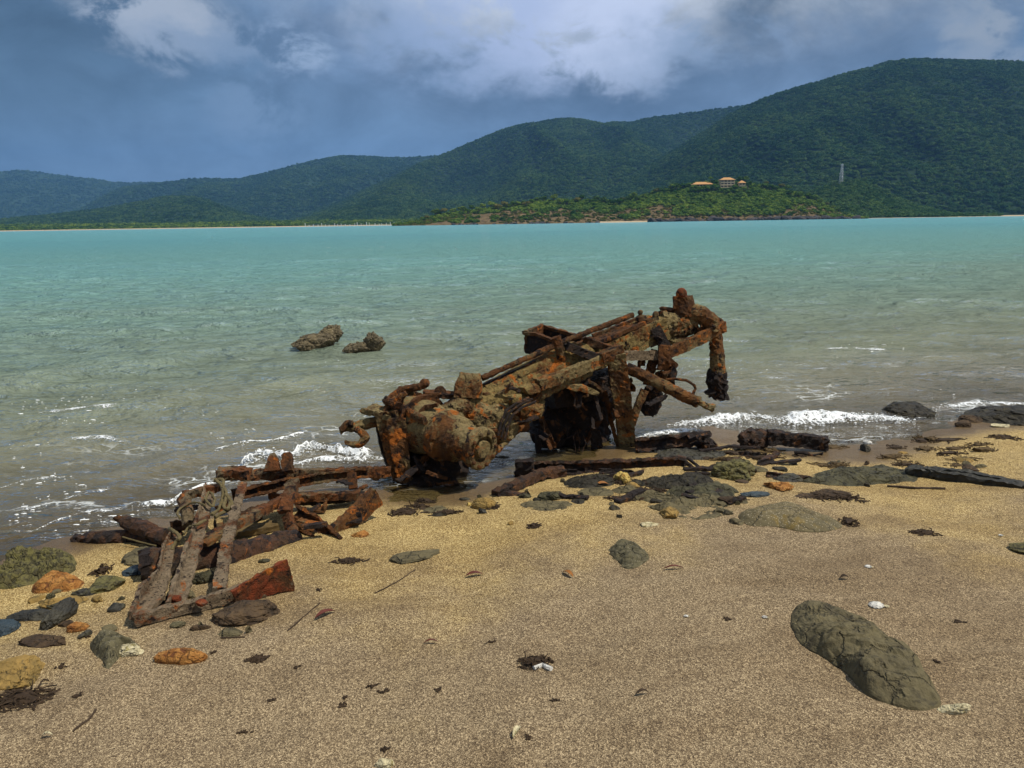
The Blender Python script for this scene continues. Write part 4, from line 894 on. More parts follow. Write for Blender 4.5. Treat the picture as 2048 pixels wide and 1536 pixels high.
for k in range(3):
    part('wire', sweep([P(1145+k*9, 860, 5.7), P(1148+k*12, 880+k*3, 5.6), P(1152+k*6, 905, 5.6), P(1150+k*11, 918, 5.62)], circ(0.004, 6), rough=0.004), M_WET)
rj = random.Random(77)
def junk(n, x0, x1, y0, y1, Y0, Y1, mats, lmin=0.08, lmax=0.3):
    for _ in range(n):
        px, py, Y_ = rj.uniform(x0, x1), rj.uniform(y0, y1), rj.uniform(Y0, Y1); a = P(px, py, Y_)
        d_ = Vector((rj.gauss(0, 1), rj.gauss(0, 0.8), rj.gauss(0, 0.8))).normalized()*rj.uniform(lmin, lmax)/2
        pr = rj.choice((rect(0.045, 0.012), rect(0.03, 0.022), circ(0.012, 8), ell(0.045, 0.04, 0.009), rect(0.07, 0.01)))
        a0, a1 = a-d_, a+d_
        for e in (a0, a1): e.z = max(e.z, gz(e.x, e.y)+0.01)
        part('broken_strut', sweep([a0, a0.lerp(a1, 0.5)+Vector((rj.gauss(0, .01), rj.gauss(0, .01), rj.gauss(0, .012))), a1], pr, rough=0.008, bites=0.06), rj.choice(mats))
junk(16, 1075, 1225, 775, 890, 5.45, 5.75, (M_DRK, M_DRK, M_BRN))
junk(12, 790, 925, 915, 995, 4.78, 5.0, (M_DRK, M_DRK, M_BRN), 0.06, 0.2)
junk(10, 940, 1090, 770, 870, 5.0, 5.35, (M_BRN, M_TUBE, M_DRK), 0.06, 0.2)
junk(10, 1235, 1345, 715, 800, 5.62, 5.95, (M_BRN, M_DRK), 0.08, 0.25)
junk(4, 1215, 1320, 668, 720, 5.75, 6.05, (M_BRN, M_ORG, M_DRK), 0.06, 0.22)
junk(8, 780, 920, 790, 870, 4.95, 5.2, (M_BRN, M_ORG), 0.05, 0.14)
junk(6, 1390, 1445, 630, 690, 6.0, 6.1, (M_BRN, M_ORG), 0.05, 0.14)
part('prop', sweep([P(1076, 850, 5.6), P(1077, 905, 5.6)], circ(0.025, 10), up=(0, 1, 0), rough=0.008), M_DRK)
part('prop', sweep([P(1190, 860, 5.7), P(1196, 915, 5.68)], rect(0.08, 0.06), up=(0, 1, 0), rough=0.010), M_DRK)

# ------------------------------------------------------------------ collapsed frame on the left
fb = GH(430, 1130); FRM = empty('collapsed_frame', fb, 'collapsed rusty ladder frame of flaking beams lying on sand left of the engine', 'wreck')
def Q(px, py, z): return plane_hit(px, py, z)
def fpart(name, pts, prof, mat, label=None, up=UP, parent=None, **k): return mesh(name, sweep([Q(*p_) for p_ in pts], prof, up=up, **k), mat, parent or FRM, label=label)
fpart('front_beam', [(268, 1240, 0.14), (405, 1206, 0.14), (470, 1188, 0.15), (581, 1150, 0.19)], rect(0.032, 0.06), M_PAL, scales=[(1, 0.9), (1, 0.8), (1, 1.1), (1, 2.2)], rough=0.006)
fpart('end_plate', [(466, 1194, 0.165), (520, 1172, 0.18), (581, 1146, 0.20)], rect(0.016, 0.14), M_RED, 'red rusted end plate', scales=[(1, 0.45), (1, 0.8), (1, 1.0)])
fpart('side_bar', [(272, 1232, 0.15), (300, 1190, 0.16), (328, 1144, 0.18), (336, 1095, 0.20), (352, 1064, 0.22)], ell(0.07, 0.045, 0.014), M_PAL, scales=[0.8, 1.5, 0.75, 0.7, 0.7], rough=0.006)
fpart('long_bar', [(350, 1212, 0.15), (382, 1106, 0.22), (396, 1066, 0.25), (420, 972, 0.27)], ell(0.062, 0.045, 0.013), M_PAL, scales=[1.1, 1, 0.9, 0.9], rough=0.007)
fpart('long_bar', [(439, 1180, 0.16), (455, 1080, 0.22), (472, 1019, 0.25), (486, 966, 0.27)], rect(0.054, 0.022), M_PAL, scales=[1.05, 1.0, 0.85, 0.85], rough=0.006)
fpart('rear_beam', [(432, 951, 0.22), (585, 948, 0.16), (690, 945, 0.13), (780, 942, 0.10)], rect(0.05, 0.06), M_FRM, rough=0.010, bites=0.08)
fpart('rear_beam', [(470, 990, 0.20), (560, 970, 0.17), (640, 956, 0.16), (735, 945, 0.14)], chan(0.065, 0.05, 0.014), M_BRN, up=(0, -1, 0.3), rough=0.008)
fpart('cross_beam', [(478, 1036, 0.12), (545, 1010, 0.12), (600, 994, 0.11), (720, 990, 0.10)], rect(0.05, 0.045), M_FRM, rough=0.008)
fpart('cross_beam', [(405, 1082, 0.20), (455, 1056, 0.20), (520, 1024, 0.19), (590, 984, 0.17)], rect(0.045, 0.045), M_FRM, rough=0.008)
fpart('cross_beam', [(590, 1000, 0.09), (650, 1000, 0.07), (730, 992, 0.06)], rect(0.045, 0.045), M_DRK, rough=0.008)
fpart('axle_tube', [(292, 1134, 0.10), (370, 1124, 0.10), (452, 1116, 0.09), (530, 1098, 0.075), (590, 1080, 0.06)], circ(0.078, 20), M_WET, scales=[1.1, 1.0, 0.95, 0.9, 0.75], rough=0.012)
fpart('axle_cap', [(284, 1136, 0.10), (304, 1133, 0.10)], circ(0.092, 18), M_DRK, rough=0.014)
fpart('plank', [(470, 1064, 0.08), (556, 1050, 0.08)], rect(0.10, 0.03), M_PLANK, rough=0.005)
fpart('upright', [(576, 1028, 0.14), (582, 1060, 0.10), (592, 1096, 0.03)], rect(0.06, 0.03), M_FRM, up=(0, 1, 0), rough=0.008)
fpart('upright', [(586, 962, 0.25), (578, 990, 0.21), (568, 1024, 0.16)], rect(0.075, 0.03), M_FRM, up=(0, 1, 0), rough=0.008)
fpart('upright', [(703, 945, 0.19), (707, 978, 0.10)], rect(0.05, 0.03), M_FRM, up=(0, 1, 0), rough=0.005)
fpart('broken_channel', [(584, 1030, 0.14), (625, 1052, 0.10), (672, 1094, 0.03)], chan(0.11, 0.06, 0.016), M_BRN, up=(0.2, -0.8, 0.6), rough=0.008, bites=0.08)
fpart('broken_plate', [(664, 1076, 0.03), (712, 1032, 0.10), (752, 992, 0.17)], rect(0.05, 0.115), M_ORG, rough=0.008)
fpart('fin_plate', [(548, 908, 0.31), (545, 942, 0.22)], rect(0.11, 0.025), M_FRM, up=(0, 1, 0), scales=[(0.25, 1), (1, 1)], rough=0.006)
fpart('fin_plate', [(574, 910, 0.30), (576, 944, 0.22)], rect(0.06, 0.04), M_BRN, up=(0, 1, 0), rough=0.008)
fpart('corner_bar', [(368, 996, 0.24), (372, 1020, 0.22), (380, 1050, 0.18)], circ(0.034, 10), M_FRM, up=(0, 1, 0), rough=0.009)
fpart('corner_bar', [(368, 994, 0.24), (400, 985, 0.26), (440, 974, 0.27)], rect(0.05, 0.04), M_FRM, rough=0.009)
fpart('corner_bar', [(436, 944, 0.27), (470, 944, 0.26), (500, 948, 0.25)], rect(0.09, 0.05), M_FRM, rough=0.010)
rd = fpart('spindle', [(252, 1044, 0.14), (290, 1058, 0.13), (336, 1076, 0.12)], circ(0.042, 14), M_WET, scales=[0.9, 1.05, 1], rough=0.010)
fpart('spindle_tip', [(233, 1036, 0.15), (256, 1044, 0.145)], circ(0.02, 10), M_BRN, parent=rd, rough=0.006)
fpart('lower_rod', [(150, 1080, 0.03), (200, 1076, 0.05), (270, 1074, 0.06), (330, 1086, 0.07)], circ(0.04, 14), M_WET, scales=[0.7, 1.1, 0.9, 1.1], rough=0.014)
fpart('flake', [(408, 1088, 0.205), (430, 1075, 0.215), (450, 1060, 0.22)], rect(0.05, 0.02), M_ORG, rough=0.005)
for k, (a, b) in enumerate(((352, 1196), (438, 1166), (402, 1206), (520, 1170))):
    mesh('rust_lump', lump(Q(a, b, 0.165), (0.05, 0.04, 0.035), 60+k, sub=2), M_RED, FRM)
for k in range(15):
    a = Q(rj.uniform(300, 740), 0, 0) if False else None
    px = rj.uniform(330, 745); py = 1075-(px-330)*0.24+rj.gauss(0, 26); z_ = rj.uniform(0.05, 0.17); c_ = Q(px, py, z_)
    d_ = Vector((rj.gauss(0, 1), rj.gauss(0, 0.7), rj.gauss(0, 0.35))).normalized()*rj.uniform(0.06, 0.2)
    a0, a1 = c_-d_/2, c_+d_/2
    for e in (a0, a1): e.z = max(e.z, gz(e.x, e.y)+0.01)
    mesh('broken_strip', sweep([a0, a1], rj.choice((rect(0.045, 0.012), ell(0.05, 0.04, 0.01), rect(0.03, 0.02), circ(0.013, 8))), rough=0.008, bites=0.06), rj.choice((M_FRM, M_BRN, M_DRK, M_ORG)), FRM)
RP = empty('old_rope', Q(440, 985, 0.28), 'frayed olive rope tangled round the collapsed rusty frame', 'rope')
def rope(pts, r=0.009): return mesh('strand', sweep([Q(*p_) for p_ in pts], circ(r, 8), rough=0.004, seg=0.014), M_ROPE, RP)
def curve(pts, k=6):
    out = []
    p_ = [np.array(q_) for q_ in pts]; p_ = [2*p_[0]-p_[1]]+p_+[2*p_[-1]-p_[-2]]
    for a, b, c, d in zip(p_, p_[1:], p_[2:], p_[3:]):
        for t in np.linspace(0, 1, k, endpoint=False): out.append(tuple(0.5*((2*b)+(-a+c)*t+(2*a-5*b+4*c-d)*t*t+(-a+3*b-3*c+d)*t**3)))
    return out+[tuple(pts[-1])]
rope(curve([(428, 962, 0.31), (445, 960, 0.32), (446, 990, 0.28), (440, 1015, 0.25), (424, 1030, 0.25)]))
rope(curve([(432, 958, 0.32), (452, 985, 0.29), (448, 1010, 0.27), (455, 1018, 0.26), (460, 1000, 0.27), (452, 988, 0.28)]))
rope(curve([(450, 990, 0.29), (462, 1004, 0.27), (458, 1018, 0.25), (430, 1034, 0.24)]))
rope(curve([(340, 1058, 0.23), (352, 1066, 0.24), (360, 1076, 0.23), (350, 1086, 0.21), (345, 1100, 0.19)]))
rope(curve([(360, 1036, 0.24), (355, 1026, 0.24), (365, 1014, 0.25), (390, 1004, 0.28), (410, 1010, 0.28)]), 0.006)
rope(curve([(368, 1068, 0.24), (378, 1056, 0.25), (392, 1050, 0.28), (410, 1040, 0.28)]), 0.007)
rope(curve([(410, 1000, 0.29), (425, 1012, 0.28), (430, 998, 0.29), (418, 985, 0.30), (408, 1000, 0.29)]), 0.007)
CD = mesh('thin_cord', sweep([Q(245, 1074, 0.10), Q(280, 1084, 0.09), Q(312, 1092, 0.09)], circ(0.004, 6), rough=0.001), M_ROPE, None, loc=Q(280, 1084, 0.09)); tag(CD, 'thin pale cord stretched from the spindle at far left of the frame', 'cord')

# ------------------------------------------------------------------ loose iron on the sand
def loose(name, label, cat, pieces):
    c = Q(*pieces[0][1][0]); o = empty(name, c, label, cat)
    for nm_, pts, prof, mat, kw in pieces: mesh(nm_, sweep([Q(*p_) for p_ in pts], prof, **kw), mat, o)
    return o
loose('iron_beam', 'long wet iron beam lying on sand in front of the support leg', 'beam', [
    ('beam', [(1032, 938, 0.05), (1150, 936, 0.06), (1280, 932, 0.07), (1372, 926, 0.08)], chan(0.10, 0.06, 0.02), M_WET, dict(up=(0, -1, 0.4), rough=0.010, bites=0.06)),
    ('beam_flange', [(1030, 948, 0.02), (1140, 950, 0.02), (1240, 946, 0.03)], rect(0.05, 0.03), M_DRK, dict(rough=0.012)),
    ('beam_end', [(1032, 934, 0.07), (1068, 932, 0.08)], rect(0.09, 0.09), M_DRK, dict(rough=0.009))])
loose('bent_iron', 'bent V shaped dark iron bar on the sand right of the round flange', 'iron bar', [
    ('bar', [(990, 990, 0.04), (1030, 970, 0.07), (1090, 945, 0.07), (1130, 942, 0.06)], rect(0.07, 0.05), M_WET, dict(rough=0.012)),
    ('bar', [(998, 984, 0.05), (1050, 996, 0.03), (1112, 1010, 0.01)], rect(0.06, 0.04), M_WET, dict(rough=0.009))])
loose('iron_channel', 'red brown iron channel lying at the water edge right of the support leg', 'channel', [
    ('channel', [(1272, 892, 0.06), (1340, 884, 0.08), (1415, 874, 0.11)], chan(0.10, 0.06, 0.02), M_WET, dict(up=(0, -1, 0.5), rough=0.011, bites=0.06)),
    ('torn_end', [(1378, 876, 0.12), (1420, 868, 0.16)], rect(0.07, 0.02), M_DRK, dict(rough=0.012)),
    ('lump', [(1400, 880, 0.07), (1415, 892, 0.04), (1424, 900, 0.02)], circ(0.055, 12), M_DRK, dict(rough=0.02))])
loose('iron_girder', 'dark square iron girder with rusty clump at its left end near the foam', 'girder', [
    ('girder', [(1535, 874, 0.10), (1600, 880, 0.08), (1656, 888, 0.06)], rect(0.08, 0.095), M_DRK, dict(rough=0.010)),
    ('clump', [(1482, 884, 0.07), (1508, 876, 0.09), (1535, 876, 0.08)], circ(0.065, 14), M_WET, dict(scales=[0.8, 1.2, 0.9], rough=0.022))])
loose('iron_strip', 'thin black iron strip on sand behind the mossy boulder', 'iron strip', [
    ('strip', [(1400, 902, 0.05), (1460, 893, 0.06), (1520, 895, 0.04)], rect(0.04, 0.015), M_DRK, dict(rough=0.006))])
loose('twisted_rods', 'bundle of thin twisted black rods beside the mossy boulder', 'rods', [
    ('rod', [(1365, 918, 0.10), (1390, 940, 0.07), (1412, 962, 0.02)], circ(0.013, 8), M_DRK, dict(rough=0.005)),
    ('rod', [(1375, 916, 0.10), (1402, 938, 0.07), (1420, 970, 0.02)], circ(0.011, 8), M_DRK, dict(rough=0.005)),
    ('rod', [(1300, 958, 0.04), (1360, 960, 0.05), (1400, 968, 0.03)], circ(0.013, 8), M_DRK, dict(rough=0.006))])
loose('dark_timber', 'long black waterlogged timber on sand at the right edge of the beach', 'timber', [
    ('timber', [(1815, 946, 0.05), (1900, 958, 0.06), (2000, 976, 0.06), (2130, 1000, 0.05)], rect(0.12, 0.115), M_WOOD, dict(scales=[0.8, 1, 1, 0.9], rough=0.010)),
    ('splinter', [(1842, 940, 0.09), (1930, 946, 0.11), (2040, 968, 0.10)], rect(0.05, 0.03), M_WOOD, dict(rough=0.008))])

rq = random.Random(41)
for k in range(24):
    px, py = rq.uniform(1120, 1490), rq.uniform(935, 1000)
    if k > 16: px, py = rq.uniform(1480, 1640), rq.uniform(900, 965)
    c = GH(px, py, 0.018); an = rq.gauss(0, 0.5); L_ = rq.uniform(0.08, 0.30); d_ = Vector((math.cos(an), math.sin(an), rq.uniform(-0.1, 0.12)))*L_/2
    e0, e1 = c-d_, c+d_
    for e in (e0, e1): e.z = max(e.z, gz(e.x, e.y)+0.008)
    o = mesh('iron_scrap', sweep([e0, e1], rq.choice((rect(0.035, 0.014), rect(0.05, 0.02), circ(0.012, 8), ell(0.04, 0.03, 0.009))), rough=0.006, bites=0.05), rq.choice((M_DRK, M_WET, M_DRK)), None, loc=c)
    tag(o, 'short dark iron scrap lying among the stones right of the wreck', 'iron scrap', 'dark iron scraps among the stones')

# ------------------------------------------------------------------ rocks
def rock(name, cx, cy, w, h, hgt_, mat, label, seed, rot=0.0, sink=0.34, amp=0.30, cuts=9, cat='rock', sub=4, fine=0.085, tilt=(0, 0), group=None):
    """a stone seen w x h pixels large round (cx, cy), hgt_ metres high, bedded in the sand"""
    c = GH(cx, cy+h*0.15); d = (c-CAM).length; W_ = w/F*d
    D_ = max(0.25*W_, (h/F*d-hgt_*0.55)/max(0.2, (H-c.z)/d))
    z = c.z+hgt_*(0.5-sink)
    vf = lump((c.x, c.y, z), (W_*1.08, D_, hgt_/(1-sink)*1.0), seed, rot, tilt, sub, amp, cuts, fine)
    o = mesh(name, vf, mat, None, loc=Vector((c.x, c.y, c.z))); return tag(o, label, cat, group)
def slab(name, outline, hgt_, mat, label, seed, cat='rock', pw=3.0, amp=0.012, ftr=7.0):
    """a bedded rock with its own plan outline: dome over that plan, roughened and layered"""
    g0 = [GH(a, b) for a, b in outline]; n0 = len(g0); pts = []
    for i in range(n0):
        a, b, c, d = (np.array(g0[(i+k-1) % n0]) for k in range(4))
        for t in np.linspace(0, 1, 14, endpoint=False): pts.append(0.5*((2*b)+(-a+c)*t+(2*a-5*b+4*c-d)*t*t+(-a+3*b-3*c+d)*t**3))
    pts = np.array(pts); c = pts.mean(0); V = []; m_ = len(pts); rr = np.concatenate([np.linspace(0.02, 0.9, 26), [0.93, 0.96, 0.98, 1.0, 1.02, 1.04]])
    for r_ in rr:
        for p_ in pts:
            x, y = c[0]+(p_[0]-c[0])*r_, c[1]+(p_[1]-c[1])*r_
            V.append((x, y, hgt_*max(0, 1-min(1, r_)**pw)-0.03*max(0, r_-0.985)/0.055))
    V = np.array(V); T = np.repeat(rr, m_); V[:, 2] += ground_h(V[:, 0], V[:, 1])
    e = fbm(V*ftr+seed, seed, 4); st2 = fbm(V*np.array((2.5, 5, 1))*2+seed, seed+5, 3)
    ff = fbm(V*ftr*4.5+seed, seed+21, 4); stp = st2*3.2; stp = np.floor(stp)+np.clip((stp-np.floor(stp)-0.72)/0.28, 0, 1)
    V[:, 2] += amp*(e*1.3+stp/3.2*1.9+ff*0.7)*np.clip((1-T)*9, 0, 1)
    V[:, :2] += vecnoise(V*9, seed+8, 3)[:, :2]*amp*0.8
    V = np.concatenate([V, [V[:m_].mean(0)]]); fs = grid_faces(len(rr), m_, True)+[((j+1) % m_, j, len(V)-1) for j in range(m_)]
    o = mesh(name, (V, fs), mat, None, loc=Vector((c[0], c[1], gz(c[0], c[1])))); return tag(o, label, cat)
slab('bedded_rock', [(1580, 1245), (1588, 1216), (1622, 1206), (1680, 1222), (1740, 1252), (1790, 1292), (1840, 1335), (1872, 1378), (1886, 1408), (1872, 1420), (1838, 1423), (1792, 1415), (1735, 1392), (1688, 1345), (1640, 1312), (1600, 1288)], 0.085, ST_GRN, 'big olive grey rock half buried in the foreground sand at right', 3, amp=0.016, pw=4.5)
slab('flat_rock', [(1476, 1032), (1510, 1016), (1555, 1009), (1600, 1014), (1650, 1034), (1686, 1052), (1660, 1062), (1600, 1064), (1550, 1054), (1495, 1050)], 0.055, ST_SLB, 'smooth two toned flat rock below the black timber', 4, amp=0.007)
slab('grey_rock', [(1215, 1106), (1234, 1086), (1270, 1090), (1297, 1113), (1284, 1132), (1254, 1138), (1234, 1124)], 0.045, ST_GRY, 'small cracked grey rock alone on open sand in the centre', 5, amp=0.014)
slab('layered_rock', [(1222, 980), (1268, 976), (1312, 990), (1400, 981), (1478, 986), (1496, 1006), (1466, 1026), (1400, 1040), (1330, 1026), (1280, 1006)], 0.018, ST_GRN, 'long layered olive rock left of the smooth flat rock', 6, amp=0.018)
slab('layered_rock', [(1330, 985), (1400, 970), (1470, 978), (1480, 1000), (1400, 1008)], 0.026, ST_GSL, 'raised dark slab on top of the layered olive rock', 7, amp=0.016)
slab('green_rock', [(1602, 962), (1655, 942), (1720, 934), (1775, 930), (1832, 942), (1826, 966), (1740, 973), (1650, 970)], 0.05, ST_GSL, 'long dark green slab left of the black timber', 8, amp=0.018)
slab('dark_rock', [(1130, 962), (1180, 954), (1228, 958), (1222, 972), (1170, 978), (1135, 974)], 0.03, ST_WET, 'dark wet slab between the bent iron and the bright yellow stone', 21, amp=0.014)
slab('dark_rock', [(1285, 962), (1350, 954), (1424, 962), (1418, 976), (1350, 978), (1296, 974)], 0.04, ST_WET, 'dark wet slab behind the long layered olive rock', 22, amp=0.016)
slab('dark_rock', [(1300, 906), (1380, 898), (1450, 904), (1440, 916), (1360, 920), (1310, 916)], 0.03, ST_SLT, 'low dark slab behind the right end of the long wet beam', 23, amp=0.014)
slab('dark_rock', [(1590, 992), (1640, 980), (1700, 984), (1690, 994), (1630, 1000)], 0.02, ST_BRN, 'thin brown slab just under the long dark green slab', 24, amp=0.010)
slab('dark_rock', [(1040, 1008), (1090, 1000), (1150, 1006), (1130, 1018), (1070, 1020)], 0.018, ST_GRN, 'thin olive slab below the fork of the bent iron', 25, amp=0.010)
rock('mossy_boulder', 1460, 945, 84, 48, 0.13, ST_MOS, 'lumpy moss covered boulder beside the twisted rods', 101, amp=0.4, fine=0.12)
rock('slate', 1578, 957, 56, 22, 0.05, ST_SLT, 'small dark slate above the orange coral lump', 102)
rock('orange_coral', 1557, 972, 48, 22, 0.04, ST_ORG, 'crumbly orange coral lump on the sand left of the green slab', 103, amp=0.4, fine=0.14, cat='coral')
rock('sea_boulder', 1818, 824, 82, 38, 0.15, ST_WET, 'wet black boulder in the shallows at the end of the foam line', 104, amp=0.15)
rock('sea_boulder', 2025, 833, 175, 42, 0.14, ST_WET, 'larger black wet rock at the right edge of the shallows', 105, amp=0.2)
rock('sea_boulder', 1945, 839, 44, 12, 0.05, ST_BRN, 'low reddish stone left of the larger black wet rock', 106)
slab('mossy_rock', [(-40, 1165), (10, 1128), (55, 1108), (110, 1104), (152, 1118), (145, 1145), (100, 1158), (50, 1172), (0, 1180)], 0.075, ST_MOS, 'wide yellow green mossy rock at the left edge by the water', 9, amp=0.03, ftr=14)
slab('orange_rock', [(62, 1185), (85, 1160), (115, 1148), (150, 1156), (170, 1166), (150, 1180), (100, 1186)], 0.05, ST_ORG, 'bright orange yellow rock beside the mossy rock at left', 10, amp=0.012)
rock('olive_stone', 210, 1172, 62, 34, 0.05, ST_MOS, 'olive stone right of the bright orange yellow rock', 107)
rock('slate', 172, 1187, 40, 14, 0.03, ST_SLT, 'thin black slate under the olive stone', 108, cuts=3)
rock('ochre_stone', 130, 1201, 76, 22, 0.025, ST_OCH, 'flat ochre stone above the upright slate', 109, cuts=3)
rock('upright_slate', 119, 1232, 34, 54, 0.09, ST_SLT, 'dark slate tilted on end near the left edge', 110, tilt=(0.2, 0.4), cuts=4)
rock('slate', 64, 1232, 70, 22, 0.03, ST_SLT, 'dark slate lying flat left of the upright slate', 111, cuts=4)
rock('blue_slate', 2, 1258, 42, 32, 0.04, ST_BLU, 'blue grey slate cut by the left edge of the picture', 112)
rock('brown_stone', 88, 1281, 78, 26, 0.04, ST_BRN, 'dark brown crusty stone below the flat slate', 113, amp=0.35)
rock('orange_pebble', 155, 1256, 32, 18, 0.03, ST_ORG, 'small round orange pebble right of the upright slate', 114, cuts=1)
slab('angular_rock', [(180, 1290), (208, 1268), (245, 1280), (282, 1296), (250, 1305), (232, 1325), (215, 1340), (198, 1325)], 0.06, ST_GRY, 'angular grey green rock below the front beam corner', 11, amp=0.014)
rock('pale_crust', 258, 1303, 46, 24, 0.03, ST_PAL, 'pale yellow crusty stone against the angular grey green rock', 115, amp=0.4, fine=0.15)
rock('orange_pebble', 361, 1316, 84, 28, 0.05, ST_ORG, 'long smooth orange pebble in the sand below the front beam', 116, cuts=2, amp=0.1)
rock('ochre_cobble', 36, 1348, 90, 54, 0.07, ST_OCH, 'large ochre cobble at the left edge above the black driftwood', 117, amp=0.12)
rock('triangular_rock', 492, 1222, 108, 56, 0.07, ST_BRN, 'dark triangular red brown rock under the front beam', 118, cuts=10)
rock('brown_pebble', 402, 1255, 36, 15, 0.025, ST_BRN, 'brown pebble in the shade of the front beam', 119)
rock('grey_chip', 355, 1250, 28, 13, 0.02, ST_GRY, 'grey chip under the front beam', 120)
rock('olive_chip', 462, 1266, 44, 20, 0.02, ST_GRN, 'thin olive chip below the triangular rock', 121, cuts=4)
rock('flat_slate', 820, 1112, 104, 22, 0.016, ST_GRN, 'long thin flat slate alone on the sand below the engine', 122, rot=0.45, cuts=3)
rock('flat_stone', 870, 1020, 46, 18, 0.02, ST_GRN, 'flat leaf shaped stone below the gearbox', 123, rot=0.6, cuts=3)
rock('smooth_stone', 968, 1010, 46, 22, 0.06, ST_OCH, 'smooth rounded olive brown stone beside the bent iron', 124, cuts=1, amp=0.08)
rock('yellow_stone', 1244, 960, 30, 24, 0.07, ST_YEL, 'round bright yellow stone in front of the long wet beam', 125, cuts=3)
rock('yellow_pebble', 938, 1009, 12, 9, 0.025, ST_YEL, 'tiny yellow pebble beside the smooth olive brown stone', 126, sub=2)
rock('green_chip', 1190, 983, 62, 26, 0.02, ST_GRN, 'flat green chip left of the layered olive rock', 127, cuts=3)
rock('green_stone', 1100, 992, 48, 24, 0.05, ST_GSL, 'dark green stone lying in the fork of the bent iron', 128)
rock('ochre_lump', 1342, 1026, 34, 28, 0.045, ST_OCH, 'small rough ochre lump in front of the layered olive rock', 129, amp=0.4)
rock('blue_slate', 1510, 988, 52, 11, 0.02, ST_BLU, 'thin blue slate above the smooth flat rock', 130, cuts=3)
rock('blue_slate', 272, 1140, 40, 20, 0.03, ST_BLU, 'blue black slate under the left end of the axle tube', 131, cuts=4)
rock('green_stone', 410, 1158, 42, 24, 0.05, ST_GSL, 'green stone under the long bars of the frame', 132)
rock('olive_stone', 288, 1108, 62, 36, 0.04, ST_GRN, 'flat olive rock by the water behind the axle tube', 133)
rock('dark_stone', 1000, 925, 70, 24, 0.08, ST_WET, 'wet dark stone in the pool under the drive tube', 134)
rock('orange_pebble', 722, 1068, 34, 18, 0.03, ST_ORG, 'orange pebble at the foot of the broken rusty plate', 135, amp=0.35)
rock('black_pebble', 1731, 899, 16, 14, 0.05, ST_WET, 'black pebble in the wash by a white scrap', 136, sub=2)
rock('dark_stone', 1925, 850, 26, 12, 0.05, ST_BRN, 'dark brown stone on wet sand below the low reddish stone', 137)
rock('olive_stone', 2040, 1094, 40, 22, 0.03, ST_MOS, 'olive stone at the right edge below the black timber', 138)
rock('pale_coral', 1908, 1420, 52, 22, 0.03, ST_PAL, 'pale yellow coral lump at the lower end of the big rock', 139, amp=0.45, fine=0.15, cat='coral')
rock('pale_coral', 2002, 852, 34, 9, 0.03, ST_PAL, 'white coral piece below the larger black wet rock', 140, amp=0.35, cat='coral')
rock('pale_pebble', 766, 1527, 34, 26, 0.03, ST_PAL, 'pale pebble at the bottom edge of the picture', 141)
rock('white_scrap', 1735, 885, 12, 12, 0.04, ST_WHT, 'white scrap beside the black pebble in the wash', 142, sub=2, cat='scrap')
rock('yellow_chip', 1296, 1048, 40, 12, 0.02, ST_PAL, 'pale crumbly chip left of the smooth flat rock', 143, amp=0.5)
rock('dark_lump', 1275, 968, 30, 15, 0.04, ST_WET, 'black lump right of the bright yellow stone', 144)
rc = random.Random(21)
for k in range(95):
    if k < 45: px, py = rc.uniform(800, 1480), rc.gauss(1000, 28)
    elif k < 70: px, py = rc.uniform(20, 560), rc.gauss(1185, 60)
    else: px, py = rc.uniform(1400, 2040), rc.gauss(930, 22)
    if shore_s(GH(px, py).x, GH(px, py).y) < 0.08: continue
    w_ = rc.uniform(8, 30)
    rock('stone_chip', px, py, w_, w_*rc.uniform(0.35, 0.6), rc.uniform(0.012, 0.035), rc.choice((ST_SLT, ST_GRN, ST_BRN, ST_GSL, ST_GRN, ST_OCH, ST_WET)), 'small loose stone chip among the litter along the tide line', 600+k, rot=rc.uniform(-0.8, 0.8), sub=2, group='small stone chips along the tide line')
# barnacled remains standing in the sea
def sea_lump(name, pts, mat, label, cat='rock'):
    vfs = [lump(plane_hit(a, b, z), d, sd_, rt_, tl, 4, 0.28, 5, 0.09) for a, b, z, d, sd_, rt_, tl in pts]
    c = plane_hit(pts[0][0], pts[0][1], 0); o = empty(name, (c.x, c.y, 0), label, cat)
    for k, vf in enumerate(vfs): mesh('encrusted_lump' if k else 'encrusted_body', vf, mat, o)
    vb = []
    r_ = np.random.default_rng(len(label))
    for vf in vfs:
        for q_ in vf[0][r_.integers(0, len(vf[0]), 45)]:
            if q_[2] > 0.02:
                v0, f0 = ico(1); vb.append((v0*r_.uniform(0.008, 0.022)+q_, f0))
    mesh('barnacle_cluster', join(*vb), ST_BAR, o)
sea_lump('barnacled_wreckage', [(635, 686, 0.06, (0.62, 0.35, 0.26), 201, 0.3, (0, -0.1)), (662, 668, 0.16, (0.36, 0.3, 0.24), 202, 0.2, (0, 0)), (605, 692, 0.05, (0.32, 0.16, 0.15), 203, 0.1, (0, 0))], ST_BAR, 'barnacle covered wreckage with a stub end standing in the shallow sea', 'wreckage')
sea_lump('barnacled_rock', [(722, 696, 0.04, (0.52, 0.3, 0.22), 204, 0.2, (0, -0.25)), (750, 683, 0.12, (0.28, 0.26, 0.28), 205, 0.2, (0, 0.2))], ST_BAR, 'wedge shaped barnacled rock in the sea, right of the barnacle covered wreckage')

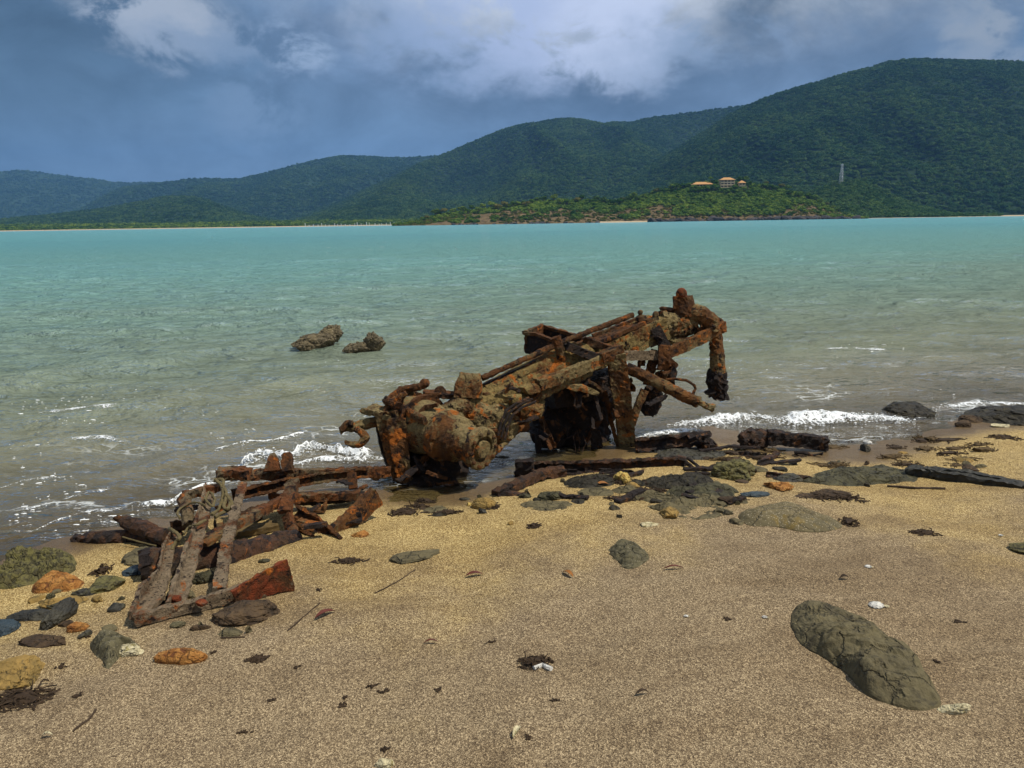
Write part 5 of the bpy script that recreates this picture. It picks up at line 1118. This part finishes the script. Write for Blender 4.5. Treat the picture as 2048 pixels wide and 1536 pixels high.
# ------------------------------------------------------------------ seaweed, leaves, twigs, shells
def weed(px, py, w, h, hgt_, label, seed, mat=None, group=None, n=60, name='seaweed_clump'):
    c = GH(px, py+h*0.2); d = (c-CAM).length; W_ = w/F*d/2; D_ = max(W_*0.35, h/F*d/max(0.2, (H-c.z)/d)/2*0.8); r_ = np.random.default_rng(seed); out = []
    out.append(lump((c.x, c.y, c.z+hgt_*0.15), (W_*1.3, D_*1.2, hgt_*1.1), seed, sub=2, amp=0.5, fine=0.2))
    for _ in range(n):
        a = r_.uniform(0, 6.28); rr = math.sqrt(r_.random()); x, y = c.x+math.cos(a)*rr*W_, c.y+math.sin(a)*rr*D_
        z = gz(x, y)+hgt_*(1-rr*0.8)*r_.random()*0.9; L_ = r_.uniform(0.25, 0.7)*W_+0.01; b = r_.uniform(0, 6.28); pth = []
        for k in range(4):
            pth.append((x, y, max(z, gz(x, y)+0.003))); b += r_.normal()*0.7; x += math.cos(b)*L_/4; y += math.sin(b)*L_/5; z += r_.normal()*hgt_*0.15-hgt_*0.05
        out.append(sweep(pth, circ(r_.uniform(0.0015, 0.004), 4), seg=1, rough=0.0))
    o = mesh(name, join(*out), mat or M_WEED, None, loc=c); return tag(o, label, 'seaweed', group)
weed(1668, 992, 108, 15, 0.03, 'long dark seaweed strand heap above the smooth flat rock', 301, n=110)
weed(1520, 914, 46, 16, 0.04, 'brown seaweed mound below the dark girder clump', 302)
weed(1696, 1042, 32, 18, 0.03, 'round brown seaweed tuft at the right tip of the smooth flat rock', 303, M_WEED)
weed(1847, 1064, 44, 11, 0.02, 'curved black seaweed scrap on open sand under the black timber', 304)
weed(1068, 1050, 26, 12, 0.02, 'tiny dark weed tuft on the sand below the bent iron', 305)
weed(697, 1120, 56, 18, 0.025, 'dark seaweed scrap between the frame and the thin flat slate', 306)
weed(1072, 1320, 58, 28, 0.035, 'dark brown weed tuft with a pale stick in the central foreground', 307, n=90)
weed(515, 1316, 32, 14, 0.015, 'black weed scrap right of the long smooth orange pebble', 308)
weed(205, 1140, 32, 18, 0.04, 'brown weed tuft behind the olive stone at left', 309)
weed(40, 1392, 100, 46, 0.03, 'black wrack strand under the large ochre cobble', 310, n=120, name='black_wrack')
weed(1265, 985, 22, 10, 0.02, 'small weed tuft beside the bright yellow stone', 311)
rs_ = random.Random(9)
for k in range(34):
    px, py = rs_.uniform(1560, 2060), rs_.uniform(868, 932)
    if k > 24: px, py = rs_.uniform(1400, 1560), rs_.uniform(900, 925)
    weed(px, py, rs_.uniform(24, 64), rs_.uniform(7, 13), rs_.uniform(0.02, 0.045), 'small clump of brown wrack among others on the upper right beach', 330+k, M_WEED2 if rs_.random() < 0.5 else M_WEED, 'wrack clumps strewn on the right of the beach', n=30)
for k in range(22):
    px, py = (rs_.uniform(1150, 1490), rs_.uniform(945, 1005)) if k < 13 else (rs_.uniform(790, 1010), rs_.uniform(990, 1030))
    if shore_s(GH(px, py).x, GH(px, py).y) < 0.05: continue
    weed(px, py, rs_.uniform(24, 70), rs_.uniform(8, 14), rs_.uniform(0.02, 0.045), 'wet black wrack tangle among the stones below the wreck', 380+k, M_WEED, 'wrack tangles below the wreck', n=40, name='wrack_tangle')
for k in range(26):
    px, py = rs_.uniform(0, 2048), rs_.uniform(1080, 1520)
    if k < 16: px, py = rs_.gauss(500, 330), rs_.gauss(1340, 90)
    if GH(px, py).y < 1.5: continue
    weed(px, py, rs_.uniform(6, 22), rs_.uniform(4, 8), 0.008, 'tiny dark crumb of weed on the foreground sand', 400+k, M_WEED, 'tiny weed crumbs on the foreground sand', n=8, name='weed_crumb')
def leaf(px, py, L, ang, mat, label, w=0.28, name='fallen_leaf'):
    c = GH(px, py); d = (c-CAM).length; L_ = L/F*d*1.1; V = []
    for i in range(9):
        t = i/8; wd = w*L_*math.sin(math.pi*t)**0.8*0.5+0.0006
        for s_ in (-1, 0, 1):
            x = (t-0.5)*L_; y = s_*wd; X_, Y_ = x*math.cos(ang)-y*math.sin(ang), x*math.sin(ang)+y*math.cos(ang)
            V.append((c.x+X_, c.y+Y_, c.z+0.006+0.012*math.sin(t*3)+abs(s_)*wd*0.5))
    V = np.array(V); n = len(V); V2 = V-np.array((0, 0, 0.0012))
    fs = grid_faces(9, 3); fs2 = [tuple(i+n for i in reversed(f)) for f in fs]
    tag(mesh(name, (np.concatenate([V, V2]), fs+fs2), mat, None, loc=c), label, 'leaf')
leaf(650, 1232, 38, 0.7, M_LEAF_R, 'dark red curled leaf below the right end of the front beam')
leaf(948, 1153, 32, 0.2, M_LEAF_R, 'narrow red leaf on the sand left of the orange leaf')
leaf(1136, 1151, 28, -0.9, M_LEAF_O, 'orange leaf on the open sand in the centre')
leaf(1347, 1139, 34, 0.0, M_LEAF_R, 'red sliver right of the small cracked grey rock', 0.15)
leaf(862, 1288, 26, 0.1, M_LEAF_R, 'thin red sliver in the middle of the foreground sand', 0.15)
leaf(1034, 1468, 30, 1.1, ST_PAL, 'pale yellow leaf scrap near the bottom edge', 0.3)
leaf(1204, 972, 26, 0.2, M_LEAF_O, 'orange red leaf lying on the flat green chip', 0.4)
leaf(94, 1476, 16, 0.3, ST_PAL, 'tiny pale leaf scrap in the lower left sand', 0.3)
leaf(1284, 1390, 24, 0.2, M_WEED, 'tiny black sliver left of the big rock', 0.25)
leaf(1688, 1159, 16, 0.0, M_WEED, 'tiny black sliver below the white shell', 0.4)
def twig(pts, r, label, mat=M_TWIG): 
    c = GH(*pts[0]); tag(mesh('twig', sweep([GH(a, b, r*0.8) for a, b in pts], circ(r, 7), rough=0.002), mat, None, loc=c), label, 'twig')
twig([(1775, 972), (1830, 976), (1890, 977)], 0.008, 'straight brown twig below the black timber')
twig([(575, 1262), (600, 1240), (640, 1205)], 0.003, 'thin root strand beside the dark red curled leaf')
twig([(750, 1186), (800, 1160), (830, 1140)], 0.003, 'thin dark strand on the sand below the thin flat slate')
twig([(440, 1276), (490, 1274)], 0.003, 'short dark stick below the thin olive chip')
twig([(1068, 1336), (1085, 1330), (1102, 1338)], 0.009, 'short pale stick by the dark brown weed tuft', ST_WHT)
twig([(145, 1462), (180, 1436), (192, 1420)], 0.004, 'thin bent twig in the lower left sand')
def shell(px, py, w, label, seed):
    c = GH(px, py); d = (c-CAM).length; s_ = w/F*d
    o = empty('broken_shell', c, label, 'shell'); r_ = np.random.default_rng(seed)
    v_, f_ = ico(2); keep_ = [f for f in f_ if all(v_[i][2] > -0.1 for i in f)]
    a = v_*np.array((0.5, 0.4, 0.24))*s_; a = a*(1+0.08*np.cos(np.arctan2(v_[:, 1], v_[:, 0])*11))[:, None]
    mesh('valve', (a+np.array(c)+np.array((0, 0, 0.004)), keep_), ST_WHT, o)
    mesh('fragment', lump((c.x+s_*0.6, c.y-s_*0.1, c.z+0.004), (s_*0.5, s_*0.3, s_*0.16), seed, sub=2), ST_PAL, o)
shell(1752, 1213, 26, 'white broken shell on sand above the big rock', 1)
shell(1736, 1135, 12, 'small white shell on the sand below the smooth flat rock', 2)
shell(1529, 1236, 10, 'tiny white shell bit left of the big rock', 3)
shell(1372, 1234, 9, 'tiny pale shell bit in the middle of the open sand', 4)
shell(2001, 1072, 7, 'tiny white shell near the right edge', 5)

# ------------------------------------------------------------------ the sea air
m_hz = bpy.data.materials.new('sea_haze'); m_hz.use_nodes = True; q = G(m_hz.node_tree)
vol = q.n('ShaderNodeVolumePrincipled', None, Color=(0.22, 0.50, 1.0), Density=0.00007, Anisotropy=0.0)
q.n('ShaderNodeOutputMaterial', None, Volume=vol.outputs[0])
tag(mesh('haze', box((0, 4400, 445), (19000, 9800, 900)), m_hz), kind='stuff')
